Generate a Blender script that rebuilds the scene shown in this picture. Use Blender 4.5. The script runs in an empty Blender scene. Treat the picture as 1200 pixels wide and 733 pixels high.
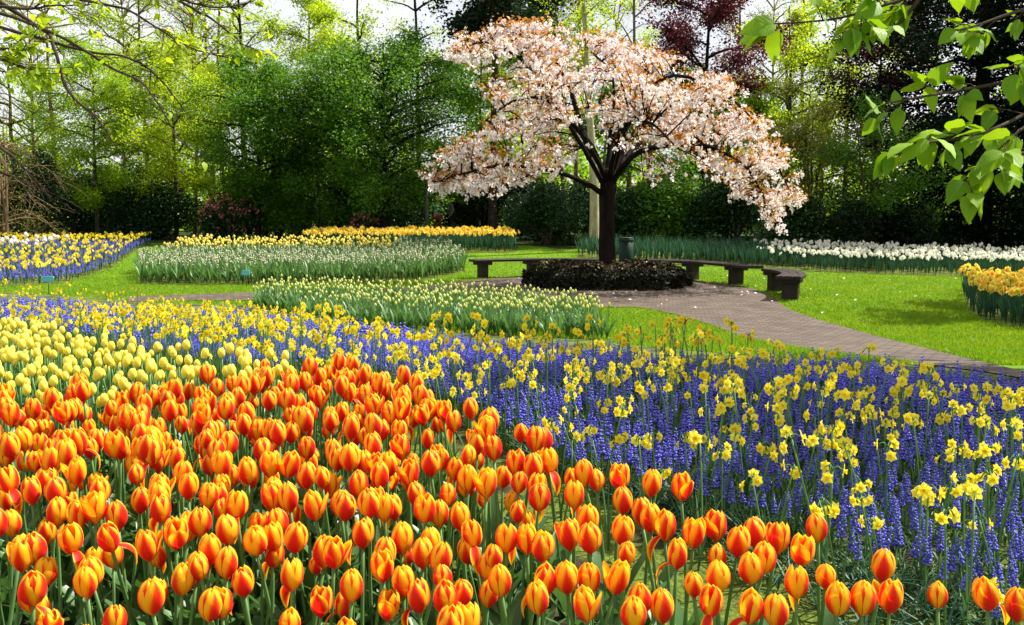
import bpy, math, random
import numpy as np
from mathutils import Vector, Matrix
from mathutils.geometry import delaunay_2d_cdt

S = bpy.context.scene
COL = S.collection
RNG = np.random.default_rng(7)
random.seed(7)
R = math.radians

# ------------------------------------------------------------------ camera
F_PX, CX, CY, HOR, CAM_H = 1100.0, 600.0, 366.5, 247.0, 1.6
TH = math.atan((CY - HOR) / F_PX)
cam_d = bpy.data.cameras.new('camera')
cam = bpy.data.objects.new('camera', cam_d); COL.objects.link(cam)
cam.location = (0, 0, CAM_H)
cam.rotation_euler = (math.pi / 2 - TH, 0, 0)
cam_d.sensor_width = 36; cam_d.lens = 36 * F_PX / 1200
cam_d.clip_start = 0.05; cam_d.clip_end = 2000
S.camera = cam

# ------------------------------------------------------------------ light
SUN_EL, SUN_AZ = R(52), R(66)
world = bpy.data.worlds.new('World'); S.world = world; world.use_nodes = True
wn = world.node_tree.nodes; wl = world.node_tree.links
bg = wn['Background']; bg.inputs['Strength'].default_value = 0.05
sky = wn.new('ShaderNodeTexSky'); sky.sky_type = 'NISHITA'; sky.sun_disc = False
sky.sun_elevation = SUN_EL; sky.sun_rotation = SUN_AZ
sky.air_density = 1.0; sky.dust_density = 2.0; sky.ozone_density = 1.0
# thin bright cloud veil over the blue
wtc = wn.new('ShaderNodeTexCoord'); wno = wn.new('ShaderNodeTexNoise'); wno.inputs['Scale'].default_value = 2.2; wno.inputs['Detail'].default_value = 6
wl.new(wtc.outputs['Generated'], wno.inputs['Vector'])
wrp = wn.new('ShaderNodeMapRange'); wrp.inputs[1].default_value = .38; wrp.inputs[2].default_value = .62; wrp.inputs[3].default_value = .5; wrp.inputs[4].default_value = .85
wl.new(wno.outputs['Fac'], wrp.inputs[0])
wmx = wn.new('ShaderNodeMix'); wmx.data_type = 'RGBA'; wmx.inputs[7].default_value = (12, 12, 12.2, 1)
wl.new(wrp.outputs[0], wmx.inputs[0]); wl.new(sky.outputs[0], wmx.inputs[6]); wl.new(wmx.outputs[2], bg.inputs['Color'])
sun_d = bpy.data.lights.new('sun', 'SUN'); sun_d.energy = 5.0; sun_d.angle = R(0.5); sun_d.color = (1.0, 0.95, 0.86)
sun = bpy.data.objects.new('sun', sun_d); COL.objects.link(sun)
SV = Vector((math.sin(SUN_AZ) * math.cos(SUN_EL), math.cos(SUN_AZ) * math.cos(SUN_EL), math.sin(SUN_EL)))
sun.rotation_euler = SV.to_track_quat('Z', 'Y').to_euler()
S.view_settings.view_transform = 'Standard'; S.view_settings.look = 'None'
S.view_settings.gamma = 1.0; S.view_settings.exposure = 1.22
S.cycles.max_bounces = 8; S.cycles.diffuse_bounces = 3; S.cycles.glossy_bounces = 2
S.cycles.transmission_bounces = 4; S.cycles.sample_clamp_indirect = 4.0

# ------------------------------------------------------------------ ground profile and pixel helpers
_GY = np.array([-60, .6, 1.2, 1.8, 2.4, 3.2, 4.4, 6, 8.5, 11, 13, 24, 30, 40, 600.])
_GZ = np.array([.22, .22, .3, .47, .6, .62, .63, .53, .3, .1, 0, 0, .35, .45, .5])
def g(Y):
    Y = np.asarray(Y, float)
    w = np.clip(Y * .12, .1, .9)
    return sum(np.interp(Y + k * w, _GY, _GZ) for k in (-1, -.5, 0, .5, 1)) / 5
CT, ST = math.cos(TH), math.sin(TH)
def ray(px, py):
    a = (px - CX) / F_PX; b = (CY - py) / F_PX
    dy = CT + b * ST; dz = -ST + b * CT
    return a / dy, dz / dy
_YS = np.concatenate([np.arange(.5, 8, .01), np.arange(8, 90, .04)])
_GS = g(_YS)
def hit(px, py, h=0.0):
    tx, tz = ray(px, py)
    d = CAM_H + _YS * tz - _GS - h
    i = np.argmax(d <= 0)
    if d[i] > 0: i = len(_YS) - 1
    Y = _YS[i]
    return np.array([Y * tx, Y, float(_GS[i])])
def at(px, py, Y):
    tx, tz = ray(px, py)
    return np.array([Y * tx, Y, CAM_H + Y * tz])
def proj(P):
    P = np.asarray(P, float)
    x, y, z = P[..., 0], P[..., 1], P[..., 2] - CAM_H
    dep = y * CT - z * ST
    up = y * ST + z * CT
    return np.stack([CX + F_PX * x / dep, CY - F_PX * up / dep], -1)
def inpoly(p, poly):
    x, y = p[..., 0], p[..., 1]
    r = np.zeros(x.shape, bool); n = len(poly)
    for i in range(n):
        x0, y0 = poly[i]; x1, y1 = poly[(i + 1) % n]
        if y0 == y1: continue
        c = ((y0 > y) != (y1 > y)) & (x < (x1 - x0) * (y - y0) / (y1 - y0) + x0)
        r ^= c
    return r

# ------------------------------------------------------------------ mesh builder
class MB:
    def __init__(s): s.V = []; s.F = []; s.U = []; s.n = 0
    def add(s, V, F, U=None, mi=0):
        V = np.asarray(V, float).reshape(-1, 3); F = np.asarray(F, int)
        if U is None: U = np.zeros((len(V), 2))
        s.F.append((F + s.n, mi)); s.V.append(V); s.U.append(np.asarray(U, float)); s.n += len(V)
    def addmulti(s, V, Fs, U):
        for F, mi in Fs: s.F.append((F + s.n, mi))
        s.V.append(V); s.U.append(U); s.n += len(V)
    def tpl(s):
        return np.concatenate(s.V), list(s.F), np.concatenate(s.U)
    def mesh(s, name, mats, smooth=True):
        me = bpy.data.meshes.new(name)
        V = np.concatenate(s.V).astype(np.float32)
        me.vertices.add(len(V)); me.vertices.foreach_set('co', V.ravel())
        idx = []; tot = []; mi = []
        for F, m in s.F:
            idx.append(F.ravel()); tot.append(np.full(len(F), F.shape[1])); mi.append(np.full(len(F), m))
        idx = np.concatenate(idx).astype(np.int32); tot = np.concatenate(tot).astype(np.int32); mi = np.concatenate(mi).astype(np.int32)
        me.loops.add(len(idx)); me.loops.foreach_set('vertex_index', idx)
        me.polygons.add(len(tot))
        me.polygons.foreach_set('loop_start', np.concatenate([[0], np.cumsum(tot)[:-1]]).astype(np.int32))
        me.polygons.foreach_set('loop_total', tot)
        me.polygons.foreach_set('material_index', mi)
        me.polygons.foreach_set('use_smooth', np.full(len(tot), smooth))
        U = np.concatenate(s.U)
        a = me.attributes.new('puv', 'FLOAT_VECTOR', 'POINT')
        a.data.foreach_set('vector', np.concatenate([U, np.zeros((len(U), 1))], 1).astype(np.float32).ravel())
        me.update(calc_edges=True); me.validate()
        for m in (mats if isinstance(mats, (list, tuple)) else [mats]): me.materials.append(m)
        return me
    def build(s, name, mats, parent=None, smooth=True):
        o = bpy.data.objects.new(name, s.mesh(name, mats, smooth)); COL.objects.link(o)
        if parent: o.parent = parent
        return o
def stamp(mb, tpl, M, T):
    V, Fs, U = tpl; n = len(T); k = len(V)
    W = np.einsum('nij,kj->nki', M, V) + T[:, None, :]
    off = (np.arange(n) * k)
    FF = [((F[None] + off[:, None, None]).reshape(-1, F.shape[1]), mi) for F, mi in Fs]
    mb.addmulti(W.reshape(-1, 3), FF, np.tile(U, (n, 1)))
def rotmats(az, tilt, taz, sc):
    n = len(az); M = np.zeros((n, 3, 3))
    for i in range(n):
        M[i] = np.array(Matrix.Rotation(tilt[i], 3, Vector((math.cos(taz[i]), math.sin(taz[i]), 0))) @ Matrix.Rotation(az[i], 3, 'Z')) * sc[i]
    return M
def grid_faces(nv, nu):
    i = np.arange(nv - 1)[:, None] * nu + np.arange(nu - 1)[None]
    i = i.ravel()
    return np.stack([i, i + 1, i + nu + 1, i + nu], 1)
def tube(mb, P, rad, k=6, mi=0, cap=True):
    P = np.asarray(P, float); n = len(P); rad = np.broadcast_to(np.asarray(rad, float), (n,))
    T = np.gradient(P, axis=0); T /= np.linalg.norm(T, axis=1)[:, None] + 1e-9
    ref = np.array([0.31, 0.93, .2]) if abs(T[0][2]) > .7 else np.array([0.05, .1, 1.])
    A = np.cross(T, ref); A /= np.linalg.norm(A, axis=1)[:, None] + 1e-9
    B = np.cross(T, A)
    th = np.arange(k) * 2 * math.pi / k
    V = P[:, None] + rad[:, None, None] * (A[:, None] * np.cos(th)[None, :, None] + B[:, None] * np.sin(th)[None, :, None])
    i = (np.arange(n - 1)[:, None] * k + np.arange(k)[None]).ravel(); j = (np.arange(n - 1)[:, None] * k + (np.arange(k)[None] + 1) % k).ravel()
    U = np.stack([np.tile(np.arange(k) / k, n), np.repeat(np.linspace(0, 1, n), k)], 1)
    mb.add(V.reshape(-1, 3), np.stack([i, j, j + k, i + k], 1), U, mi)
    if cap:
        mb.F.append((np.arange(k)[None] + mb.n - k, mi)); mb.F.append((np.arange(k)[None, ::-1] + mb.n - n * k, mi))
def smooth_path(P, n):
    P = np.asarray(P, float); m = len(P); t = np.linspace(0, m - 1, n); out = []
    for x in t:
        i = min(int(x), m - 2); f = x - i
        p0 = P[max(i - 1, 0)]; p1 = P[i]; p2 = P[i + 1]; p3 = P[min(i + 2, m - 1)]
        out.append(.5 * (2 * p1 + (p2 - p0) * f + (2 * p0 - 5 * p1 + 4 * p2 - p3) * f * f + (3 * p1 - p0 - 3 * p2 + p3) * f ** 3))
    return np.array(out)
def leaf_quads(mb, P, size, rng, up=0.6, wid=.33, mi=0):
    n = len(P); N = rng.normal(size=(n, 3)); N[:, 2] = np.abs(N[:, 2]) * .8 + up
    N /= np.linalg.norm(N, axis=1)[:, None]
    T = np.cross(N, rng.normal(size=(n, 3))); T /= np.linalg.norm(T, axis=1)[:, None] + 1e-9
    B = np.cross(N, T)
    s = (size * rng.uniform(.65, 1.35, n))[:, None]
    c = N * s * .12
    V = np.stack([P - T * s * .5, P + B * s * wid - T * s * .05 + c, P + T * s * .55, P - B * s * wid - T * s * .05 + c], 1)
    mb.add(V.reshape(-1, 3), np.arange(4 * n).reshape(n, 4), None, mi)

def tag(o, label=None, cat=None, group=None, kind=None):
    if label: o['label'] = label
    if cat: o['category'] = cat
    if group: o['group'] = group
    if kind: o['kind'] = kind
    return o
def thing(name, loc, label, cat, group=None):
    o = bpy.data.objects.new(name, None); COL.objects.link(o); o.location = loc; o.empty_display_size = .05
    return tag(o, label, cat, group)

# ------------------------------------------------------------------ materials
def nodes(name):
    m = bpy.data.materials.new(name); m.use_nodes = True
    return m, m.node_tree.nodes, m.node_tree.links, m.node_tree.nodes['Principled BSDF']
def mixrgb(n, l, fac, a, b, bt='MIX'):
    x = n.new('ShaderNodeMix'); x.data_type = 'RGBA'; x.blend_type = bt
    for k, v in ((0, fac), (6, a), (7, b)):
        if hasattr(v, 'is_output') or isinstance(v, bpy.types.NodeSocket): l.new(v, x.inputs[k])
        elif isinstance(v, (int, float)): x.inputs[k].default_value = v
        else: x.inputs[k].default_value = (*v, 1)
    return x.outputs[2]
def mth(n, l, op, a, b=None, clamp=False):
    x = n.new('ShaderNodeMath'); x.operation = op; x.use_clamp = clamp
    for k, v in ((0, a), (1, b)):
        if v is None: continue
        if isinstance(v, bpy.types.NodeSocket): l.new(v, x.inputs[k])
        else: x.inputs[k].default_value = v
    return x.outputs[0]
def noise(n, l, scale, detail=4, vec=None, rough=.55):
    x = n.new('ShaderNodeTexNoise'); x.inputs['Scale'].default_value = scale; x.inputs['Detail'].default_value = detail; x.inputs['Roughness'].default_value = rough
    if vec is not None: l.new(vec, x.inputs['Vector'])
    return x.outputs['Fac']
def ramp(n, l, fac, stops):
    x = n.new('ShaderNodeValToRGB'); l.new(fac, x.inputs[0])
    e = x.color_ramp.elements
    while len(e) < len(stops): e.new(.5)
    for q, (p, c) in zip(e, stops): q.position = p; q.color = (*c, 1)
    return x.outputs[0]
def trans_out(n, l, bs, col, amount, tint=(1.0, 1.0, 1.0), gain=1.0):
    t = n.new('ShaderNodeBsdfTranslucent')
    l.new(mixrgb(n, l, 1.0, col, tint, 'MULTIPLY'), t.inputs['Color'])
    m = n.new('ShaderNodeMixShader'); m.inputs[0].default_value = amount
    l.new(bs.outputs[0], m.inputs[1]); l.new(t.outputs[0], m.inputs[2])
    l.new(m.outputs[0], n['Material Output'].inputs['Surface'])
def leaf_mat(name, a, b, trans=.42, rough=.45, spec=.35, tint=(1, 1, 1), obj_rand=False, c=None):
    m, n, l, p = nodes(name)
    if obj_rand:
        r = n.new('ShaderNodeObjectInfo').outputs['Random']
    else:
        r = n.new('ShaderNodeNewGeometry').outputs['Random Per Island']
    col = mixrgb(n, l, r, a, b)
    if c is not None:
        ns = noise(n, l, 1.1, 2, n.new('ShaderNodeNewGeometry').outputs['Position'])
        f = mth(n, l, 'MULTIPLY', mth(n, l, 'SUBTRACT', ns, .42), 5.0, True)
        col = mixrgb(n, l, f, col, c)
    l.new(col, p.inputs['Base Color']); p.inputs['Roughness'].default_value = rough
    p.inputs['Specular IOR Level'].default_value = spec
    trans_out(n, l, p, col, trans, tint)
    return m
def bark_mat(name, a, b, scale=9, bump=.6):
    m, n, l, p = nodes(name)
    tc = n.new('ShaderNodeTexCoord'); mp = n.new('ShaderNodeMapping'); mp.inputs['Scale'].default_value = (1, 1, .25)
    l.new(tc.outputs['Object'], mp.inputs['Vector'])
    f = noise(n, l, scale, 6, mp.outputs[0], .65)
    l.new(ramp(n, l, f, [(.32, a), (.68, b)]), p.inputs['Base Color'])
    p.inputs['Roughness'].default_value = .9; p.inputs['Specular IOR Level'].default_value = .06
    bp = n.new('ShaderNodeBump'); bp.inputs['Strength'].default_value = bump; bp.inputs['Distance'].default_value = .03
    l.new(f, bp.inputs['Height']); l.new(bp.outputs[0], p.inputs['Normal'])
    return m
def plain_mat(name, a, b, scale=20, rough=.6, spec=.3, bump=0.2):
    m, n, l, p = nodes(name)
    tc = n.new('ShaderNodeTexCoord')
    f = noise(n, l, scale, 5, tc.outputs['Object'])
    l.new(ramp(n, l, f, [(.3, a), (.7, b)]), p.inputs['Base Color']); p.inputs['Roughness'].default_value = rough; p.inputs['Specular IOR Level'].default_value = spec
    bp = n.new('ShaderNodeBump'); bp.inputs['Strength'].default_value = bump; bp.inputs['Distance'].default_value = .01
    l.new(f, bp.inputs['Height']); l.new(bp.outputs[0], p.inputs['Normal'])
    return m

M = {}
def flame_mat():
    m, n, l, p = nodes('flamed_petal')
    at_ = n.new('ShaderNodeAttribute'); at_.attribute_name = 'puv'
    sp = n.new('ShaderNodeSeparateXYZ'); l.new(at_.outputs['Vector'], sp.inputs[0])
    u = mth(n, l, 'ABSOLUTE', sp.outputs[0]); v = sp.outputs[1]
    oi = n.new('ShaderNodeObjectInfo').outputs['Random']
    cv = n.new('ShaderNodeCombineXYZ'); l.new(mth(n, l, 'MULTIPLY', sp.outputs[0], 15.0), cv.inputs[0]); l.new(mth(n, l, 'MULTIPLY', v, 1.3), cv.inputs[1]); l.new(mth(n, l, 'MULTIPLY', oi, 40.0), cv.inputs[2])
    st = noise(n, l, 1.6, 3, cv.outputs[0])
    # flame half width narrows towards the tip
    fw = mth(n, l, 'MULTIPLY', mth(n, l, 'SUBTRACT', 1.02, mth(n, l, 'POWER', v, 1.4)), .67)
    fw = mth(n, l, 'ADD', fw, mth(n, l, 'MULTIPLY', mth(n, l, 'SUBTRACT', oi, .5), .36))
    d = mth(n, l, 'SUBTRACT', u, fw)
    d = mth(n, l, 'ADD', d, mth(n, l, 'MULTIPLY', mth(n, l, 'SUBTRACT', st, .5), .55))
    f = mth(n, l, 'ADD', mth(n, l, 'MULTIPLY', d, 1.7), .5, True)
    col = ramp(n, l, f, [(0, (.70, .018, .010)), (.38, (.80, .070, .005)), (.62, (.92, .30, .004)), (1, (.95, .54, .010))])
    l.new(col, p.inputs['Base Color']); p.inputs['Roughness'].default_value = .52
    p.inputs['Specular IOR Level'].default_value = .2
    p.inputs['Sheen Weight'].default_value = .06; p.inputs['Sheen Tint'].default_value = (1, .7, .75, 1)
    trans_out(n, l, p, col, .42)
    return m
def petal_mat(name, base, tip, trans=.4, rough=.45, edge=None):
    m, n, l, p = nodes(name)
    at_ = n.new('ShaderNodeAttribute'); at_.attribute_name = 'puv'
    sp = n.new('ShaderNodeSeparateXYZ'); l.new(at_.outputs['Vector'], sp.inputs[0])
    oi = n.new('ShaderNodeObjectInfo').outputs['Random']
    f = mth(n, l, 'ADD', sp.outputs[1], mth(n, l, 'MULTIPLY', mth(n, l, 'SUBTRACT', oi, .5), .3), True)
    col = mixrgb(n, l, f, base, tip)
    if edge: col = mixrgb(n, l, mth(n, l, 'POWER', mth(n, l, 'ABSOLUTE', sp.outputs[0]), 2.0), col, edge)
    l.new(col, p.inputs['Base Color']); p.inputs['Roughness'].default_value = rough; p.inputs['Specular IOR Level'].default_value = .35
    trans_out(n, l, p, col, trans)
    return m
M['flame'] = flame_mat()
M['ytulip'] = petal_mat('pale_yellow_petal', (.80, .72, .05), (.96, .82, .10), .45, edge=(.96, .87, .24))
M['ctulip'] = petal_mat('cream_petal', (.32, .46, .10), (.78, .76, .26))
M['hyac'] = petal_mat('white_pink_bloom', (.34, .48, .18), (.78, .72, .56))
M['ybloom'] = petal_mat('yellow_bloom', (.72, .60, .05), (.86, .74, .16))
M['daff'] = leaf_mat('daffodil_petal', (.90, .75, .03), (.93, .83, .09), .35, .5, .3, obj_rand=True)
M['trumpet'] = leaf_mat('daffodil_trumpet', (.92, .68, .01), (.93, .76, .04), .3, .5, .3, obj_rand=True)
M['odaff'] = leaf_mat('deep_yellow_petal', (.92, .68, .05), (.93, .78, .12), .35)
M['otrump'] = leaf_mat('orange_trumpet', (.88, .40, .02), (.90, .50, .03), .3)
M['wdaff'] = leaf_mat('white_narcissus_petal', (.92, .91, .84), (.90, .88, .70), .35)
M['wtulip'] = leaf_mat('white_tulip_petal', (.80, .78, .72), (.82, .72, .66), .35)
M['muscari'] = leaf_mat('grape_hyacinth_bell', (.048, .042, .43), (.20, .20, .80), .15, .42, .4)
M['green'] = leaf_mat('tulip_leaf', (.055, .135, .035), (.085, .185, .055), .36, .38, .45, (1, 1, .6), obj_rand=True)
M['green_s'] = leaf_mat('bulb_foliage', (.075, .18, .045), (.14, .26, .08), .36, .42, .4, (1, 1, .7))
M['blade'] = leaf_mat('strap_leaf', (.035, .095, .03), (.075, .16, .05), .32, .42, .4, (1, 1, .6))
M['dblade'] = leaf_mat('dark_strap_leaf', (.02, .075, .04), (.04, .115, .06), .25, .5, .25, (1, 1, .6))
M['stem'] = leaf_mat('flower_stem', (.09, .20, .05), (.13, .26, .07), .2, .5, .3, obj_rand=True)
M['grass'] = leaf_mat('lawn_blade', (.11, .24, .006), (.20, .34, .012), .45, .5, .2, (1.1, 1, .5), c=(.20, .31, .012))
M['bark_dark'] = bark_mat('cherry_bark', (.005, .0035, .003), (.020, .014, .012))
M['bark_brown'] = bark_mat('brown_bark', (.03, .022, .016), (.085, .062, .042))
M['bark_grey'] = bark_mat('grey_brown_bark', (.07, .055, .035), (.16, .125, .08))
M['bark_pale'] = bark_mat('pale_birch_bark', (.16, .14, .07), (.42, .38, .24))
M['twig'] = bark_mat('bare_twig', (.12, .08, .045), (.24, .16, .09))
M['lf_lime'] = leaf_mat('lime_green_leaf', (.24, .40, .015), (.42, .55, .03), .64, .5, .2, (1.15, 1, .5))
M['lf_fresh'] = leaf_mat('fresh_green_leaf', (.16, .32, .016), (.30, .46, .025), .62, .5, .2, (1.1, 1, .5))
M['lf_mid'] = leaf_mat('mid_green_leaf', (.045, .15, .014), (.12, .26, .022), .52, .45, .3, (1.1, 1, .5))
M['lf_dark'] = leaf_mat('dark_green_leaf', (.012, .045, .010), (.03, .085, .018), .3, .4, .4)
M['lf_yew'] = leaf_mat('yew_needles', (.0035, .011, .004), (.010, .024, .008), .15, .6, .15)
M['lf_fir'] = leaf_mat('fir_needles', (.012, .03, .012), (.03, .055, .02), .2, .55, .2)
M['lf_copper'] = leaf_mat('copper_leaf', (.055, .008, .014), (.13, .018, .026), .4, .45, .3)
M['lf_olive'] = leaf_mat('olive_twig_leaf', (.14, .17, .02), (.26, .26, .04), .5, .5, .2)
M['blossom'] = leaf_mat('pink_white_blossom', (.88, .74, .73), (.93, .86, .84), .22, .6, .2)
M['bronze'] = leaf_mat('bronze_cherry_leaf', (.40, .13, .02), (.56, .27, .035), .42, .45, .3)
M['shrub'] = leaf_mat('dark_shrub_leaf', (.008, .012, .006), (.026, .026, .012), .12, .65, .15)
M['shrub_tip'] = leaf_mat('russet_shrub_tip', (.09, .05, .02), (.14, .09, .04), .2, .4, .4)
M['rhodo_pink'] = leaf_mat('rose_bloom', (.62, .07, .14), (.75, .30, .30), .3)
M['lime_big'] = None
M['bench'] = plain_mat('dark_oiled_wood', (.009, .006, .005), (.032, .018, .014), 6, .6, .25, .4)
M['bin'] = plain_mat('green_painted_metal', (.004, .022, .012), (.007, .034, .02), 12, .6, .2, .1)
M['teal'] = plain_mat('teal_plastic', (.03, .24, .25), (.05, .30, .30), 8, .35, .5, .05)
M['metal'] = plain_mat('dark_metal', (.02, .02, .02), (.05, .05, .05), 8, .5, .5, .05)
M['skin'] = plain_mat('skin', (.5, .3, .22), (.6, .36, .27), 5, .6, .3, 0)
M['hair'] = plain_mat('dark_hair', (.02, .013, .01), (.05, .03, .02), 30, .6, .3, .2)
M['blue'] = plain_mat('blue_jacket', (.04, .11, .36), (.06, .15, .44), 5, .7, .2, 0)
M['greyc'] = plain_mat('grey_coat', (.22, .24, .28), (.32, .34, .38), 5, .7, .2, 0)
M['redc'] = plain_mat('dull_red_trousers', (.25, .05, .05), (.32, .08, .07), 5, .7, .2, 0)
M['darkc'] = plain_mat('dark_trousers', (.02, .02, .03), (.04, .04, .05), 5, .7, .2, 0)

def lawn_mat():
    m, n, l, p = nodes('lawn')
    pos = n.new('ShaderNodeNewGeometry').outputs['Position']
    a = noise(n, l, .55, 4, pos); b = noise(n, l, 45, 3, pos)
    c1 = ramp(n, l, a, [(.3, (.075, .165, .005)), (.7, (.135, .255, .009))])
    c2 = mixrgb(n, l, b, (.45, .45, .45), (1.3, 1.3, 1.3))
    l.new(mixrgb(n, l, 1.0, c1, c2, 'MULTIPLY'), p.inputs['Base Color']); p.inputs['Roughness'].default_value = .9; p.inputs['Specular IOR Level'].default_value = .1
    bp = n.new('ShaderNodeBump'); bp.inputs['Strength'].default_value = .8; bp.inputs['Distance'].default_value = .03
    l.new(b, bp.inputs['Height']); l.new(bp.outputs[0], p.inputs['Normal'])
    return m
def soil_mat(name, a, b, moss=None):
    m, n, l, p = nodes(name)
    pos = n.new('ShaderNodeNewGeometry').outputs['Position']
    f = noise(n, l, 26, 6, pos, .65); col = ramp(n, l, f, [(.3, a), (.7, b)])
    if moss:
        k = noise(n, l, 3.2, 4, pos); k2 = noise(n, l, 90, 2, pos)
        mc = ramp(n, l, k2, [(.3, moss[0]), (.7, moss[1])])
        col = mixrgb(n, l, mth(n, l, 'MULTIPLY', mth(n, l, 'SUBTRACT', k, .38), 7.0, True), col, mc)
    l.new(col, p.inputs['Base Color']); p.inputs['Roughness'].default_value = .95; p.inputs['Specular IOR Level'].default_value = .1
    bp = n.new('ShaderNodeBump'); bp.inputs['Strength'].default_value = 1; bp.inputs['Distance'].default_value = .03
    l.new(f, bp.inputs['Height']); l.new(bp.outputs[0], p.inputs['Normal'])
    return m
def brick_mat():
    m, n, l, p = nodes('brick_paving')
    pos = n.new('ShaderNodeNewGeometry').outputs['Position']
    mp = n.new('ShaderNodeMapping'); mp.inputs['Rotation'].default_value = (0, 0, R(28)); l.new(pos, mp.inputs['Vector'])
    br = n.new('ShaderNodeTexBrick'); l.new(mp.outputs[0], br.inputs['Vector'])
    br.inputs['Scale'].default_value = 1.0; br.inputs['Brick Width'].default_value = .22; br.inputs['Row Height'].default_value = .11
    br.inputs['Mortar Size'].default_value = .013; br.inputs['Mortar Smooth'].default_value = .3
    br.inputs['Color1'].default_value = (.060, .042, .031, 1); br.inputs['Color2'].default_value = (.120, .088, .064, 1); br.inputs['Mortar'].default_value = (.028, .022, .018, 1)
    a = noise(n, l, 2.2, 5, pos); k = mixrgb(n, l, a, (.6, .6, .6), (1.35, 1.3, 1.25))
    l.new(mixrgb(n, l, 1.0, br.outputs['Color'], k, 'MULTIPLY'), p.inputs['Base Color']); p.inputs['Roughness'].default_value = .7
    p.inputs['Specular IOR Level'].default_value = .3
    bp = n.new('ShaderNodeBump'); bp.inputs['Strength'].default_value = .7; bp.inputs['Distance'].default_value = .012
    inv = mth(n, l, 'SUBTRACT', 1.0, br.outputs['Fac']); l.new(inv, bp.inputs['Height']); l.new(bp.outputs[0], p.inputs['Normal'])
    return m
M['lawn'] = lawn_mat()
M['soil'] = soil_mat('garden_soil', (.018, .013, .009), (.06, .042, .028), ((.05, .085, .012), (.15, .19, .03)))
M['floor'] = soil_mat('woodland_litter', (.012, .010, .006), (.045, .034, .02), ((.012, .03, .006), (.03, .06, .012)))
M['brick'] = brick_mat()
M['kerb'] = plain_mat('edging_brick', (.12, .07, .05), (.22, .14, .11), 14, .8, .2, .3)

# ------------------------------------------------------------------ ground, path, soil
def ground():
    mb = MB()
    ys = np.concatenate([np.arange(-40, 0, 8), np.arange(0, 14, .2), np.arange(14, 48, .8), [50, 60, 80, 120, 200, 400, 700]])
    xs = np.concatenate([[-700, -200, -60], np.arange(-30, 31, 3), [60, 200, 700]])
    X, Y = np.meshgrid(xs, ys); V = np.stack([X, Y, g(Y)], -1).reshape(-1, 3)
    mb.add(V, grid_faces(len(ys), len(xs)))
    tag(mb.build('lawn', M['lawn']), kind='structure')
ground()
def patch(name, poly, off, mat, res=.5):
    poly = [np.array(p[:2], float) for p in poly]
    dense = []
    for i in range(len(poly)):
        a, b = poly[i], poly[(i + 1) % len(poly)]; k = max(1, int(np.linalg.norm(b - a) / res))
        dense += [a + (b - a) * j / k for j in range(k)]
    A = np.array(dense); lo, hi = A.min(0), A.max(0)
    gx, gy = np.meshgrid(np.arange(lo[0], hi[0], res), np.arange(lo[1], hi[1], res))
    G = np.stack([gx.ravel(), gy.ravel()], 1) + RNG.uniform(-.05, .05, (gx.size, 2)) * res
    G = G[inpoly(G, A)]
    P = np.concatenate([A, G]); n = len(A)
    vs, es, fs, *_ = delaunay_2d_cdt([Vector(p) for p in P], [(i, (i + 1) % n) for i in range(n)], [list(range(n))], 1, 1e-5)
    v = np.array([tuple(q) for q in vs]); mb = MB()
    mb.add(np.column_stack([v, g(v[:, 1]) + off]), np.array([list(f) for f in fs if len(f) == 3]))
    o = mb.build(name, mat)
    return tag(o, kind='structure')
def gp(l): return [hit(*p) for p in l]
# brick path: far edge left to right, then near edge back
PATH_TOP = [(150, 349), (205, 347), (330, 342.5), (470, 338), (540, 331), (590, 326), (640, 322), (690, 318), (745, 318), (800, 328), (840, 333), (880, 339), (905, 350), (930, 366), (1000, 388), (1100, 414), (1210, 440), (1320, 462)]
PATH_BOT = [(1320, 486), (1210, 449), (1100, 431), (1000, 418), (940, 410), (870, 396), (830, 381), (760, 363), (700, 361), (600, 358), (480, 352), (330, 353), (205, 353.5), (150, 355)]
path_poly = gp([tuple(p) for p in smooth_path(np.array(PATH_TOP, float), 70)]) + gp([tuple(p) for p in smooth_path(np.array(PATH_BOT, float), 60)])
path = patch('path', path_poly, .016, M['brick'], .4)
BED_MAIN = gp([(-260, 345), (0, 343), (100, 349), (200, 357), (290, 358), (330, 362), (480, 385), (560, 392), (705, 400), (760, 408), (850, 416), (940, 422), (1040, 426), (1120, 433), (1200, 442), (1330, 480)])
bed_poly = BED_MAIN + [np.array([3.2, 2.5, 0]), np.array([2.6, .55, 0]), np.array([-2.6, .55, 0]), np.array([-6, 5, 0])]
patch('flower_bed_soil', bed_poly, .008, M['soil'], .35)
BED_C = gp([(166, 333), (240, 334.5), (330, 334), (430, 332), (500, 328), (546, 318)]) + [np.array([-1.3, 25.2, 0]), np.array([-1.9, 28, 0]), np.array([-4, 29, 0]), np.array([-10, 29, 0]), np.array([-9.6, 24, 0])]
patch('tall_bed_soil', BED_C, .008, M['soil'], .6)
BED_O = [np.array(p) for p in ((-6.5, 29.3, 0), (0.0, 29.2, 0), (.2, 30, 0), (-.3, 32.5, 0), (-6.8, 32.5, 0))]
patch('far_bed_soil', BED_O, .006, M['soil'], .7)
BED_A = gp([(-120, 336), (0, 336), (70, 333), (135, 312), (162, 293)]) + [np.array([-13, 34, 0]), np.array([-22, 33, 0])]
patch('side_bed_soil', BED_A, .008, M['soil'], .7)
BED_E = gp([(676, 302), (760, 309), (860, 313), (960, 319), (1060, 323), (1185, 325), (1290, 330)]) + [np.array([15.5, 24, 0]), np.array([13, 26.5, 0]), np.array([9, 27.6, 0]), np.array([2.2, 29.5, 0])]
patch('curved_bed_soil', BED_E, .008, M['soil'], .6)
BED_F = gp([(1128, 340), (1134, 362), (1150, 375), (1200, 386), (1290, 396)]) + [np.array([10.5, 15.5, 0]), np.array([8.7, 17.2, 0])]
patch('corner_bed_soil', BED_F, .008, M['soil'], .4)
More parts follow.
